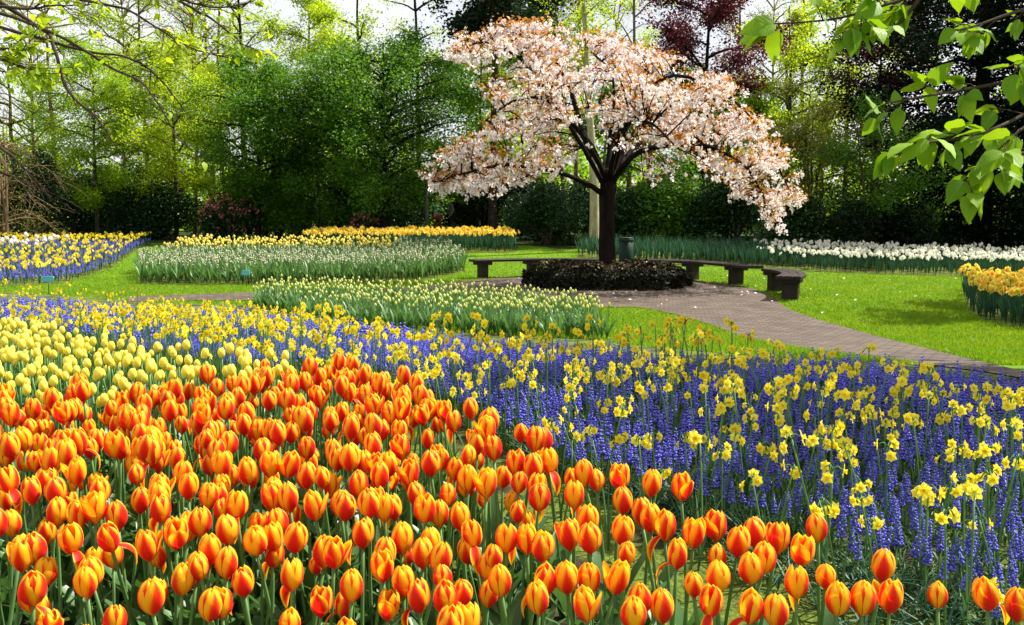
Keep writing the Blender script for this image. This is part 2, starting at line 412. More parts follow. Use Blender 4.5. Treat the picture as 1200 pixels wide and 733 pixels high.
FLOOR = [np.array(p) for p in ((-60, 36.0, 0), (-20, 36, 0), (-14, 35.3, 0), (-9, 34.0, 0), (-4, 33.4, 0), (0.6, 33.2, 0), (1.5, 30.6, 0), (3, 30.2, 0), (9, 28.2, 0), (13.5, 26.8, 0), (17, 23, 0), (60, 20, 0), (90, 90, 0), (-90, 90, 0))]
patch('woodland_floor', FLOOR, .010, M['floor'], 3)

# lawn blades: one uncountable sward on the lawns the camera can see
def lawn_blades():
    n = 420000
    px = RNG.uniform(-30, 1230, n); Yv = 7 + (34 - 7) * RNG.beta(1.0, 1.7, n)
    X = (px - CX) / F_PX * Yv
    P = np.stack([X, Yv, g(Yv)], 1)
    q = proj(P)
    ok = (q[:, 0] > -40) & (q[:, 0] < 1240)
    xy = P[:, :2]
    for poly in (path_poly, bed_poly, BED_C, BED_O, BED_A, BED_E, BED_F, FLOOR):
        ok &= ~inpoly(xy, [p[:2] for p in poly])
    P = P[ok]; n = len(P)
    h = RNG.uniform(.022, .05, n) ; az = RNG.uniform(0, 6.283, n); w = RNG.uniform(.005, .010, n)
    lean = RNG.normal(0, .018, (n, 2))
    dx = np.stack([np.cos(az), np.sin(az), 0 * az], 1) * w[:, None]
    V = np.stack([P - dx, P + dx, P + np.column_stack([lean, h])], 1).reshape(-1, 3)
    mb = MB(); mb.add(V, np.arange(3 * n).reshape(n, 3))
    tag(mb.build('grass', M['grass']), 'short bright green mown grass of the lawns', 'grass', kind='stuff')
lawn_blades()

# ------------------------------------------------------------------ flower templates
def petal(R0, H, ang, halfw, opn=0.0, curl=.08, nu=7, nv=9, rs=1.0, lean=0.0):
    v = np.linspace(0, 1, nv); u = np.linspace(-1, 1, nu)
    r = np.interp(v, [0, .1, .22, .4, .6, .8, .92, 1], [.16, .58, .86, 1.0, .985, .84 + opn * .5, .63 + opn, .36 + opn * 1.5]) * R0 * rs
    w = halfw * np.interp(v, [0, .1, .35, .6, .78, .9, .97, 1], [.8, .95, 1, .95, .80, .60, .36, .06])
    z = H * np.power(v, .93)
    U, Vv = np.meshgrid(u, v)
    A = ang + U * w[:, None]
    rr = r[:, None] * (1 - curl * U ** 2) + R0 * .05 * (1 - np.abs(U)) * np.sin(Vv * 3.1)
    P = np.stack([rr * np.cos(A), rr * np.sin(A), np.broadcast_to(z[:, None], U.shape) - .05 * H * (U ** 2) * Vv ** 3], -1)
    if lean:
        P = P + np.stack([np.cos(ang) * lean * Vv ** 2, np.sin(ang) * lean * Vv ** 2, -abs(lean) * .3 * Vv ** 2], -1)
    return P.reshape(-1, 3), grid_faces(nv, nu), np.stack([U.ravel(), Vv.ravel()], 1)
def tulip_head(rng, R0=.0258, H=.078, opn=0, nu=7, nv=9, skip=None, lean=None):
    mb = MB(); a0 = rng.uniform(0, 6.28)
    for k in range(3):
        mb.add(*petal(R0, H * rng.uniform(.95, 1.0), a0 + k * 2.094 + 1.047, R(62), opn * .8, .1, nu, nv, .93))
    for k in range(3):
        if skip == k: continue
        mb.add(*petal(R0, H * rng.uniform(.93, 1.02), a0 + k * 2.094 + rng.uniform(-.08, .08), R(60), opn + rng.uniform(-.03, .05), .05, nu, nv, 1.04, lean if (lean and k == 1) else 0))
    return mb, a0
def leaf_strip(L, W, az, out, rise, tw=.2, n=7, fold=.25, base=0.0, w0=.45):
    t = np.linspace(0, 1, n)
    rad = base + out * L * t ** 1.6; z = rise * L * (t - .42 * out * t ** 2.6)
    w = W * np.interp(t, [0, .15, .4, .7, .9, 1], [w0, .75, 1, .75, .35, .02])
    u = np.array([-1., 0, 1.]); U, T_ = np.meshgrid(u, t)
    a = az + tw * t
    cx, sx = np.cos(a), np.sin(a)
    P = np.stack([(rad * cx)[:, None] - (sx * w)[:, None] * U, (rad * sx)[:, None] + (cx * w)[:, None] * U, z[:, None] + np.abs(U) * fold * w[:, None]], -1)
    return P.reshape(-1, 3), grid_faces(n, 3), np.stack([U.ravel(), T_.ravel()], 1)

def copy_tree(o, parent=None):
    c = o.copy(); COL.objects.link(c)
    if parent: c.parent = parent
    for ch in KIDS.get(o.name, []): copy_tree(ch, c)
    return c
KIDS = {}
def kid(parent, o): KIDS.setdefault(parent.name, []).append(o); o.parent = parent; return o
def hide_proto(): pass

def poisson(n_try, sampler, accept, dist, existing=None):
    pts = list(existing) if existing is not None else []
    cell = {}; d2 = dist * dist
    def key(p): return int(p[0] // dist), int(p[1] // dist)
    for p in pts: cell.setdefault(key(p), []).append(p)
    out = []
    C = sampler(n_try); C = C[accept(C)]
    for p in C:
        k = key(p); bad = False
        for i in (-1, 0, 1):
            for j in (-1, 0, 1):
                for q in cell.get((k[0] + i, k[1] + j), ()):
                    if (q[0] - p[0]) ** 2 + (q[1] - p[1]) ** 2 < d2: bad = True; break
                if bad: break
            if bad: break
        if not bad:
            cell.setdefault(k, []).append(p); out.append(p)
    return np.array(out) if out else np.zeros((0, 2))

def box_sampler(x0, x1, y0, y1):
    return lambda n: np.column_stack([RNG.uniform(x0, x1, n), RNG.uniform(y0, y1, n)])
def lift(p, h): return np.column_stack([p, g(p[:, 1]) + h])

class Proto:
    """one plant kind variant: builds its first instance, then copies it"""
    def __init__(s, make): s.make = make; s.root = None; s.used = False
    def put(s, loc, rot, sc):
        if s.root is None: s.root = s.make(); o = s.root
        else: o = copy_tree(s.root)
        o.location = loc; o.rotation_euler = rot; o.scale = (sc, sc, sc)
        return o

# ------------------------------------------------------------------ orange tulips
TUL_H = .455
def make_tulip(seed, kind, petal_mat_, name, R0=.0258, H=.078, stem=.43):
    def f():
        rng = np.random.default_rng(seed)
        root = thing(name, (0, 0, 0), None, None)
        opn = {'closed': -.06, 'plump': 0.0, 'open': .16, 'loose': .02, 'bud': -.12}[kind]
        k = {'bud': .78}.get(kind, 1.0)
        bend = rng.normal(0, .018, 2); f.head = Vector((bend[0], bend[1], stem + H * k * .45))
        P = smooth_path([(0, 0, 0), (bend[0] * .3, bend[1] * .3, stem * .5), (bend[0], bend[1], stem)], 6)
        mb = MB(); tube(mb, P, np.linspace(.0052, .0042, 6), 6); kid(root, mb.build('stem', M['stem']))
        hm, a0 = tulip_head(rng, R0 * k * rng.uniform(.95, 1.06), H * k, opn, skip=0 if kind == 'loose' else None, lean=.022 if kind == 'open' else None)
        for i, v in enumerate(hm.V): hm.V[i] = v + np.array([bend[0], bend[1], stem - .003])
        bl = kid(root, hm.build('bloom', petal_mat_))
        if kind == 'loose':
            V, F, U = petal(R0, H, 0, R(48), 0, .2, 5, 8, .95)
            t = U[:, 1]
            Q = np.column_stack([.01 + .035 * np.sin(t * 2.0), V[:, 1] * .95, .012 - .066 * t ** 1.3 + .02 * t * (1 - t)])
            Q[:, 0] += .35 * np.abs(V[:, 1])
            c, s_ = math.cos(a0), math.sin(a0)
            Q = np.column_stack([Q[:, 0] * c - Q[:, 1] * s_ + bend[0], Q[:, 0] * s_ + Q[:, 1] * c + bend[1], Q[:, 2] + stem])
            lm = MB(); lm.add(Q, F, U); kid(root, lm.build('drooping_petal', petal_mat_))
        for j in range(3 if seed % 2 else 2):
            lm = MB(); az = rng.uniform(0, 6.28) + j * 2.3
            lm.add(*leaf_strip(rng.uniform(.26, .38), rng.uniform(.018, .03), az, rng.uniform(.25, .6), rng.uniform(.75, 1.0), rng.uniform(-.5, .5), 8, .35))
            kid(root, lm.build('leaf', M['green']))
        return root
    return f
O_KINDS = ['closed', 'plump', 'closed', 'open', 'plump', 'closed', 'loose', 'bud', 'plump', 'loose', 'open']
O_PROTO = [Proto(make_tulip(100 + i, k, M['flame'], 'orange_tulip')) for i, k in enumerate(O_KINDS)]
HEADS = [(643,545),(605,552),(578,523),(549,532),(437,531),(638,520),(684,561),(699,563),(726,560),(764,568),(799,577),(673,583),(632,596),(730,588),(752,594),(762,609),(779,615),(630,571),(730,627),(691,640),(667,625),(689,610),(636,644),(594,634),(618,632),(553,623),(471,635),(495,649),(517,657),(450,599),(498,604),(548,566),(607,599),(448,668),(412,693),(472,685),(490,696),(522,718),(519,687),(543,703),(586,690),(579,656),(630,704),(638,682),(664,680),(690,677),(686,710),(724,684),(734,658),(750,711),(776,711),(793,653),(742,728),(547,727),
 (838,618),(813,632),(884,628),(865,644),(841,647),(912,630),(957,621),(940,653),(879,672),(841,677),(895,658),(813,686),(933,689),(967,691),(1035,665),(1043,701),(1011,709),(981,715),(1099,694),(1155,710),(1192,718),(879,715),(833,715),(910,718),
 (23,631),(84,645),(129,651),(173,645),(90,605),(36,578),(137,604),(117,578),(188,601),(207,635),(235,618),(266,624),(278,595),(245,579),(266,662),(233,671),(247,710),(247,651),(300,646),(319,632),(342,672),(347,639),(338,590),(326,616),(319,582),(380,639),(392,658),(368,601),(392,533),(317,545),(340,549),(7,537),(41,544),(62,530),(405,600),(425,625),(360,560),(420,570),(455,545),(480,560),(505,550),(525,585),(290,560),(260,545),(215,560),(160,560),(90,560),(10,570),(65,580)]
BUDS = {(607,599),(23,631),(813,686),(41,544),(543,703),(734,658),(233,671),(841,647)}
LOOSE = {(933,689),(594,634),(490,696),(643,545),(90,605),(36,578),(342,672),(84,645),(129,651),(450,599),(188,601),(247,651)}
OPEN = {(912,630),(940,653),(733,685),(724,684),(1043,701),(498,604),(450,599),(173,645),(319,632)}
HEAD_C = .41
o_pts, o_kind = [], []
for q in HEADS:
    P = hit(q[0], q[1], HEAD_C); o_pts.append(P[:2])
    o_kind.append('bud' if q in BUDS else 'loose' if q in LOOSE else 'open' if q in OPEN else None)
ORANGE = [(-60, 470), (0, 462), (60, 452), (120, 462), (200, 452), (280, 442), (340, 424), (400, 420), (440, 432), (500, 456), (560, 478), (612, 508), (655, 528), (660, 560), (600, 600), (560, 640), (560, 760), (-60, 760)]
fill = poisson(24000, box_sampler(-2.4, .4, 1.2, 3.9), lambda p: inpoly(proj(lift(p, HEAD_C)), ORANGE), .052, o_pts)
for p in fill: o_pts.append(p); o_kind.append(None)
# a last row hanging out of the bottom of the frame
low = poisson(800, box_sampler(-1.0, 1.1, 1.15, 1.45), lambda p: (proj(lift(p, HEAD_C))[:, 1] > 733) & (proj(lift(p, HEAD_C))[:, 1] < 765), .085, o_pts)
for p in low: o_pts.append(p); o_kind.append(None)
o_pts = np.array(o_pts); order = np.argsort(o_pts[:, 1])
KINDW = {'closed': 'closed egg shaped', 'plump': 'plump half closed', 'open': 'wide mouthed open', 'loose': 'shedding', 'bud': 'small tight budded'}
def o_label(kind, p):
    q = proj(np.array([p[0], p[1], g(p[1]) + HEAD_C]))
    if q[0] > 980: z = 'at the thin bed end by grape hyacinths'
    elif q[0] > 620 and q[1] < 640: z = 'along the mossy bed edge'
    elif q[1] > 640: z = 'in the front rows nearest the camera'
    elif q[1] < 490: z = 'in the back rows beside yellow tulips and daffodils'
    else: z = 'packed in the middle of the flame orange bed'
    return {'closed': 'closed egg shaped red and yellow tulip ', 'plump': 'plump orange and yellow flamed tulip ', 'open': 'wide open yellow edged orange tulip ', 'loose': 'orange tulip with one drooping petal ', 'bud': 'small tight red orange tulip bud '}[kind] + z
by_kind = {k: [pr for pr, kk in zip(O_PROTO, O_KINDS) if kk == k] for k in KINDW}
def lean_rot(s=.07): return (random.gauss(0, s), random.gauss(0, s), random.uniform(0, 6.28))
n_stuff = []
tul_stuff_pts = []
for c, i in enumerate(order):
    p = o_pts[i]; k = o_kind[i] or random.choices(['closed', 'plump', 'open', 'loose', 'bud'], [30, 30, 18, 14, 8])[0]
    if c >= 300: tul_stuff_pts.append(p); continue
    pr = random.choice(by_kind[k]); rot = lean_rot(.075); sc = random.uniform(.70, .95)
    o = pr.put((p[0], p[1], float(g(p[1])) + .004), rot, sc)
    if i < len(HEADS):
        hv = o.rotation_euler.to_matrix()
        hl = hv @ pr.make.head; sc = HEAD_C / hl.z * random.uniform(.985, 1.015); o.scale = (sc, sc, sc)
        bx_, by_ = p[0] - hl.x * sc, p[1] - hl.y * sc; o.location = (bx_, by_, float(g(by_)) + .004)
    tag(o, o_label(k, p), 'tulip', 'orange and yellow flamed tulips in the near bed')
def to_tpl(proto_obj, order_mats):
    """joins the parts of a prototype into one multi material template"""
    mb = MB()
    def rec(o):
        for ch in KIDS.get(o.name, []):
            me = ch.data; V = np.empty(len(me.vertices) * 3); me.vertices.foreach_get('co', V)
            U = np.empty(len(me.vertices) * 3); me.attributes['puv'].data.foreach_get('vector', U)
            by = {}
            for f in me.polygons: by.setdefault(len(f.vertices), []).append(list(f.vertices))
            Fs = [(np.array(x), order_mats.index(me.materials[0])) for x in by.values()]
            mb.addmulti(V.reshape(-1, 3), Fs, U.reshape(-1, 3)[:, :2]); rec(ch)
    rec(proto_obj)
    return mb.tpl()
def stuff_field(name, tpls, mats, pts, label, cat, smin=.9, smax=1.1, tilt=.08, smooth=True):
    if len(pts) == 0: return
    mb = MB(); pts = np.asarray(pts); which = RNG.integers(0, len(tpls), len(pts))
    for k, t in enumerate(tpls):
        q = pts[which == k]; n = len(q)
        if n == 0: continue
        stamp(mb, t, rotmats(RNG.uniform(0, 6.28, n), np.abs(RNG.normal(0, tilt, n)), RNG.uniform(0, 6.28, n), RNG.uniform(smin, smax, n)), np.column_stack([q, g(q[:, 1]) + .004]))
    return tag(mb.build(name, mats, smooth=smooth), label, cat, kind='stuff')
TM = [M['flame'], M['stem'], M['green']]
stuff_field('tulip_rows', [to_tpl(p.root, TM) for p in O_PROTO if p.root], TM, tul_stuff_pts, 'farthest orange tulips of the near bed merging into rows', 'tulips', .70, .93)

# ------------------------------------------------------------------ yellow tulips
Y_KINDS = ['closed', 'plump', 'closed', 'bud', 'plump']
Y_PROTO = [Proto(make_tulip(300 + i, k, M['ytulip'], 'yellow_tulip', .0165, .055, .40)) for i, k in enumerate(Y_KINDS)]
YELLOW = [(-60, 376), (0, 378), (50, 384), (110, 395), (170, 406), (230, 410), (320, 418), (350, 426), (290, 446), (200, 452), (120, 462), (0, 470), (-60, 478)]
YH = .38
yp = poisson(26000, box_sampler(-4, 0, 2.2, 6.5), lambda p: inpoly(proj(lift(p, YH)), YELLOW), .054, o_pts)
yp = yp[np.argsort(yp[:, 1])]
for c, p in enumerate(yp[:300]):
    o = random.choice(Y_PROTO).put((p[0], p[1], float(g(p[1])) + .004), lean_rot(.07), random.uniform(.76, .96))
    q = proj(np.array([p[0], p[1], g(p[1]) + YH]))
    z = 'mixed in with the back row of orange tulips' if q[1] > 440 else 'in the drift bordering the purple grape hyacinths' if q[1] < 410 else 'in the thick of the pale yellow drift'
    tag(o, 'pale lemon yellow tulip ' + z, 'tulip', 'pale yellow tulips behind the orange bed')
YM = [M['ytulip'], M['stem'], M['green']]
stuff_field('yellow_tulip_rows', [to_tpl(p.root, YM) for p in Y_PROTO], YM, yp[300:], 'farther pale yellow tulips beyond the orange bed', 'tulips', .76, .96)

# ------------------------------------------------------------------ grape hyacinths
def spike_mb(rng, L=.055, rad=.0075, rows=8, per=6, z0=.10, ball=.0046):
    mb = MB(); V0 = np.array([(1, 0, 0), (0, 1, 0), (-1, 0, 0), (0, -1, 0), (0, 0, .9), (0, 0, -1.1)], float)
    F0 = np.array([(0, 1, 4), (1, 2, 4), (2, 3, 4), (3, 0, 4), (1, 0, 5), (2, 1, 5), (3, 2, 5), (0, 3, 5)])
    for r in range(rows):
        t = r / (rows - 1); rr = rad * (1.05 - .75 * t ** 1.6); k = max(3, int(per * (1 - .45 * t)))
        for j in range(k):
            a = r * .55 + j * 6.283 / k
            s = ball * (1.12 - .5 * t) * rng.uniform(.85, 1.15)
            jz = rng.normal(0, L * .028); mb.add(V0 * s + np.array([rr * math.cos(a), rr * math.sin(a), z0 + L * t + jz]), F0)
    return mb
def make_muscari(seed):
    def f():
        rng = np.random.default_rng(seed); root = thing('grape_hyacinth', (0, 0, 0), None, None)
        h = rng.uniform(.095, .125)
        kid(root, spike_mb(rng, rng.uniform(.05, .065), z0=h).build('flower_spike', M['muscari'], smooth=True))
        mb = MB(); tube(mb, [(0, 0, 0), (.002, 0, h * .5), (0, 0, h + .05)], .0024, 4); kid(root, mb.build('stem', M['stem']))
        mb = MB()
        for j in range(6): mb.add(*leaf_strip(rng.uniform(.1, .17), .0028, rng.uniform(0, 6.28), rng.uniform(.3, .9), rng.uniform(.5, .9), rng.uniform(-.6, .6), 5, .4))
        kid(root, mb.build('leaves', M['blade']))
        return root
    return f
MU_PROTO = [Proto(make_muscari(500 + i)) for i in range(6)]
def muscari_tpl(seed, rows=6, per=4, nleaf=4, ball=.0062):
    rng = np.random.default_rng(seed); mb = MB(); h = rng.uniform(.09, .125)
    s = spike_mb(rng, rng.uniform(.05, .068), rows=rows, per=per, z0=h, ball=ball, rad=.008); V, F, U = s.tpl(); mb.addmulti(V, F, U)
    tube(mb, [(0, 0, 0), (0, 0, h)], .0025, 3, 1, False)
    for j in range(nleaf): mb.add(*leaf_strip(rng.uniform(.11, .19), .0034, rng.uniform(0, 6.28), rng.uniform(.3, .8), rng.uniform(.5, .95), rng.uniform(-.6, .6), 4, .4), 1)
    return mb.tpl()
MUSC = [(-80, 352), (0, 352), (100, 358), (200, 366), (290, 370), (400, 385), (560, 402), (705, 412), (850, 428), (940, 424), (1040, 430), (1120, 437), (1280, 462), (1280, 740), (1200, 715), (1120, 675), (1060, 645), (1000, 640), (960, 600), (900, 592), (820, 565), (740, 545), (660, 520), (612, 500), (560, 472), (500, 450), (440, 426), (400, 416), (340, 420), (300, 424), (230, 412), (170, 404), (110, 393), (50, 380), (0, 374), (-80, 372)]
D_PX = [(288, 349), (330, 345), (420, 344), (520, 347), (620, 354), (690, 367), (713, 386), (708, 398), (600, 396), (480, 388), (380, 376), (300, 364)]
D_GROUND = [p[:2] for p in gp([(292, 361), (320, 352), (420, 354), (520, 358), (620, 365), (690, 378), (712, 399), (600, 397), (480, 390), (380, 378)])]
def mus_ok(p):
    q = proj(lift(p, .15)); k = inpoly(q, MUSC) & ~inpoly(p, D_GROUND)
    # scattered thin places along the tulips, dense drifts elsewhere
    nz = np.sin(p[:, 0] * 2.3 + np.cos(p[:, 1] * 1.7)) * np.cos(p[:, 1] * 1.9 + p[:, 0])
    return k & (RNG.uniform(size=len(p)) < np.clip(1.0 + .5 * nz, .5, 1))
near_m = poisson(16000, box_sampler(-1.5, 2.6, 1.6, 3.6), mus_ok, .042)
mid_m = poisson(60000, box_sampler(-4, 4.5, 3.6, 8), mus_ok, .047)
far_m = poisson(40000, box_sampler(-9.5, 6, 8, 17), mus_ok, .08)
near_m = near_m[np.argsort(near_m[:, 1])]
for c, p in enumerate(near_m[:300]):
    o = random.choice(MU_PROTO).put((p[0], p[1], float(g(p[1])) + .004), lean_rot(.1), random.uniform(.9, 1.15))
    tag(o, 'deep violet blue grape hyacinth spike close behind the nearest orange tulips', 'flower', 'grape hyacinths nearest the camera')
MT = [muscari_tpl(700 + i, 7, 5, 3, .0056) for i in range(5)]; MT2 = [muscari_tpl(720 + i, 4, 3, 4, .0095) for i in range(4)]
MM = [M['muscari'], M['blade']]
stuff_field('grape_hyacinths', MT, MM, near_m[300:], 'violet blue grape hyacinths carpeting the near flower bed', 'flowers', .9, 1.2, .12)
stuff_field('grape_hyacinth_carpet', MT, MM, mid_m, 'carpet of violet blue grape hyacinths between the daffodils', 'flowers', 1.0, 1.25, .12)
stuff_field('grape_hyacinth_drift', MT2, MM, far_m, 'distant drift of lilac blue grape hyacinths', 'flowers', 1.35, 1.65, .12)

FRINGE = [(560, 470), (612, 498), (660, 518), (740, 543), (820, 563), (900, 590), (960, 598), (1000, 638), (1060, 643), (1120, 673), (1200, 713), (1240, 740), (1240, 800), (1000, 760), (985, 700), (900, 660), (800, 600), (700, 560), (640, 540)]
def tuft_tpl(seed):
    rng = np.random.default_rng(seed); mb = MB()
    for j in range(9): mb.add(*leaf_strip(rng.uniform(.12, .24), .0032, rng.uniform(0, 6.28), rng.uniform(.4, 1.0), rng.uniform(.45, .9), rng.uniform(-.8, .8), 6, .4))
    return mb.tpl()
fr = poisson(5000, box_sampler(-.6, 2.6, 1.3, 4.2), lambda p: inpoly(proj(lift(p, .1)), FRINGE), .05, o_pts)
stuff_field('grass_tufts', [tuft_tpl(760 + i) for i in range(5)], [M['dblade']], fr, 'dark grassy bulb leaves fringing the grape hyacinths behind the tulips', 'leaves', .8, 1.15, .1)

# ------------------------------------------------------------------ daffodils
def daff_petals(rng, s, tilt=.0):
    mb = MB()
    for k in range(6):
        a = k * 1.0472 + rng.uniform(-.1, .1); L = s * rng.uniform(.9, 1.08); w = s * .42
        t = np.array([0, .3, .6, .85, 1.0]); ww = w * np.array([.3, .85, .86, .42, .02])
        u = np.array([-1, 0, 1.]); U, T_ = np.meshgrid(u, t)
        r = t * L; zc = -.0 + .12 * s * t - .2 * s * t ** 3 * (1 if k % 2 else .4)
        P = np.stack([r[:, None] * math.cos(a) - math.sin(a) * ww[:, None] * U, r[:, None] * math.sin(a) + math.cos(a) * ww[:, None] * U, zc[:, None] + .12 * s * np.abs(U)], -1)
        mb.add(P.reshape(-1, 3), grid_faces(5, 3), np.stack([U.ravel(), T_.ravel()], 1))
    return mb
def daff_cup(rng, s, k=9):
    mb = MB(); th = np.arange(k + 1) * 2 * math.pi / k
    rs = [.16, .24, .27, .36]; zs = [0, .22, .42, .56]
    V = np.array([[(r * s * (1 + (.1 * math.cos(5 * a) if i == 3 else 0))) * math.cos(a), r * s * math.sin(a), z * s] for i, (r, z) in enumerate(zip(rs, zs)) for a in th])
    mb.add(V, grid_faces(4, k + 1))
    return mb
def face_dir(az, el):
    return np.array(Matrix.Rotation(az, 3, 'Z') @ Matrix.Rotation(math.pi / 2 - el, 3, 'Y'))
def xf(mb, Rm, T):
    for i, v in enumerate(mb.V): mb.V[i] = v @ np.asarray(Rm).T + np.asarray(T)
    return mb
def make_daffodil(seed):
    def f():
        rng = np.random.default_rng(seed); root = thing('daffodil', (0, 0, 0), None, None)
        h = rng.uniform(.31, .39); nf = int(rng.choice([1, 2, 3, 3])); b = rng.normal(0, .03, 2)
        mb = MB(); P = smooth_path([(0, 0, 0), (b[0] * .3, b[1] * .3, h * .5), (b[0], b[1], h)], 5); tube(mb, P, np.linspace(.0035, .0026, 5), 5)
        fl = []
        a0 = rng.uniform(0, 6.28)
        for j in range(nf):
            az = a0 + j * 2.2 + rng.uniform(-.5, .5); tip = P[-1] + np.array([math.cos(az) * .026, math.sin(az) * .026, rng.uniform(-.025, .018)])
            tube(mb, smooth_path([P[-1], P[-1] + np.array([math.cos(az) * .01, math.sin(az) * .01, .014]), tip], 5), .0018, 4)
            fl.append((az, tip))
        kid(root, mb.build('stem', M['stem']))
        for az, tip in fl:
            s = rng.uniform(.018, .023); Rm = face_dir(az, rng.uniform(-.25, .35))
            pm = xf(daff_petals(rng, s), Rm, tip).build('flower', M['daff']); kid(root, pm)
            kid(pm, xf(daff_cup(rng, s), Rm, tip).build('trumpet', M['trumpet']))
        lm = MB()
        for j in range(3): lm.add(*leaf_strip(rng.uniform(.24, .33), .0042, rng.uniform(0, 6.28), rng.uniform(.08, .4), rng.uniform(.8, 1.0), rng.uniform(-.5, .5), 6, .3))
        kid(root, lm.build('leaves', M['blade']))
        return root
    return f
DF_PROTO = [Proto(make_daffodil(900 + i)) for i in range(9)]
DAFF = [(-80, 330), (0, 334), (80, 338), (150, 342), (205, 352), (290, 357), (380, 372), (480, 388), (560, 393), (705, 398), (780, 388), (870, 398), (980, 410), (1080, 418), (1200, 440), (1280, 455), (1280, 690), (1190, 668), (1120, 612), (1050, 596), (960, 570), (880, 545), (800, 525), (720, 520), (650, 498), (600, 478), (540, 455), (480, 442), (420, 425), (340, 415), (280, 408), (200, 396), (120, 385), (60, 376), (0, 366), (-80, 362)]
def daf_ok(p):
    q = proj(lift(p, .35)); k = inpoly(q, DAFF) & ~inpoly(p, D_GROUND) & inpoly(p, [b[:2] for b in bed_poly])
    nz = np.sin(p[:, 0] * 3.1 + p[:, 1] * 1.3) + np.cos(p[:, 1] * 2.7 - p[:, 0] * 1.2)
    prob = np.clip(.66 + .34 * nz, .12, 1) * np.where((q[:, 0] > 430) & (q[:, 0] < 820) & (q[:, 1] > 455), .5, 1.0) * np.where((p[:, 1] > 8.5) & (q[:, 0] > 600), .5, 1.0) * np.where(q[:, 0] < 420, .42, 1.0)
    return k & (RNG.uniform(size=len(p)) < prob)
d_near = poisson(11000, box_sampler(-2.5, 4.2, 2.0, 5.2), daf_ok, .085)
d_mid = poisson(18000, box_sampler(-6, 6.5, 5.2, 9.5), daf_ok, .10)
d_far = poisson(9000, box_sampler(-10, 7, 9.5, 18), daf_ok, .21)
dd = np.concatenate([d_near, d_mid, d_far]); dd = dd[np.argsort(dd[:, 1])]
for c, p in enumerate(dd[:300]):
    o = random.choice(DF_PROTO).put((p[0], p[1], float(g(p[1])) + .004), lean_rot(.11), random.uniform(.78, 1.02))
    nf = sum(1 for ch in KIDS.get(o.name, [])) or 3
    q = proj(np.array([p[0], p[1], g(p[1]) + .35]))
    z = 'among the dark grape hyacinths near the path bend' if q[0] > 900 and q[1] < 480 else 'in the shaded end of the grape hyacinth bed' if q[0] > 820 else 'among sunlit grape hyacinths behind the orange tulips' if q[0] > 430 else 'in the grape hyacinths behind the yellow tulips'
    tag(o, 'bright yellow small cupped daffodil ' + z, 'daffodil', 'yellow daffodils among the grape hyacinths')
for p in DF_PROTO:
    if p.root is None: p.put((0, -3, .25), (0, 0, 0), 1)
DM = [M['daff'], M['trumpet'], M['stem'], M['blade']]
DT = [to_tpl(p.root, DM) for p in DF_PROTO]
stuff_field('daffodil_drift', DT, DM, dd[300:], 'farther yellow daffodils scattered through the long bed', 'daffodils', .9, 1.15, .11)
print('COUNTS tulips', len(o_pts), 'yellow', len(yp), 'musc', len(near_m), len(mid_m), len(far_m), 'daff', len(dd))

# ------------------------------------------------------------------ farther beds: simple plants, one mesh each
def lathe_head(mb, rng, r, h, z0, k=6, mi=0, off=(0, 0)):
    th = np.arange(k + 1) * 2 * math.pi / k + rng.uniform(0, 6)
    rs = [.3, .95, 1, .7, .12]; zs = [0, .22, .5, .8, 1]
    V = np.array([[off[0] + q * r * math.cos(a), off[1] + q * r * math.sin(a), z0 + z * h] for q, z in zip(rs, zs) for a in th])
    U = np.array([[0, z] for z in zs for a in th]); mb.add(V, grid_faces(5, k + 1), U, mi)
def far_tulip(seed, r=.017, h=.055, stem=.36, nl=5, lw=.02, ll=.34, lout=.4):
    rng = np.random.default_rng(seed); mb = MB(); st = stem * rng.uniform(.85, 1.1)
    lathe_head(mb, rng, r, h, st)
    tube(mb, [(0, 0, 0), (0, 0, st + .01)], .004, 4, 1, False)
    for j in range(nl): mb.add(*leaf_strip(ll * rng.uniform(.8, 1.2), lw, rng.uniform(0, 6.28), lout * rng.uniform(.4, 1.3), rng.uniform(.8, 1.05), rng.uniform(-.5, .5), 5, .3), 1)
    return mb
def far_hyacinth(seed):
    rng = np.random.default_rng(seed); mb = MB(); st = .38 * rng.uniform(.9, 1.1)
    for r in range(3):
        for j in range(2):
            a = rng.uniform(0, 6.28); lathe_head(mb, rng, .015, .03, st + r * .026, 4, 0, (.014 * math.cos(a), .014 * math.sin(a)))
    tube(mb, [(0, 0, 0), (0, 0, st + .08)], .005, 4, 1, False)
    for j in range(7): mb.add(*leaf_strip(rng.uniform(.36, .56), .019, rng.uniform(0, 6.28), rng.uniform(.1, .5), rng.uniform(.85, 1.05), rng.uniform(-.5, .5), 5, .3), 1)
    return mb
def far_narcissus(seed, s=.034, h=.40, nl=8, flowers=1, ll=.42, cup=2):
    rng = np.random.default_rng(seed); mb = MB(); st = h * rng.uniform(.92, 1.1)
    for j in range(flowers):
        az = rng.uniform(0, 6.28); Rm = face_dir(az, rng.uniform(-.1, .6)); tip = (math.cos(az) * .02 * (1 + j), math.sin(az) * .02 * (1 + j), st - .02 * j)
        V, F, U = xf(daff_petals(rng, s), Rm, tip).tpl(); mb.addmulti(V, F, U)
        V, F, U = xf(daff_cup(rng, s * 1.1, 6), Rm, tip).tpl(); mb.addmulti(V, [(f, cup) for f, _ in F], U)
    if flowers: tube(mb, [(0, 0, 0), (0, 0, st)], .004, 4, 1, False)
    for j in range(nl): mb.add(*leaf_strip(ll * rng.uniform(.75, 1.1), .007, rng.uniform(0, 6.28), rng.uniform(.05, .3), rng.uniform(.85, 1.0), rng.uniform(-.5, .5), 5, .3), 1)
    return mb
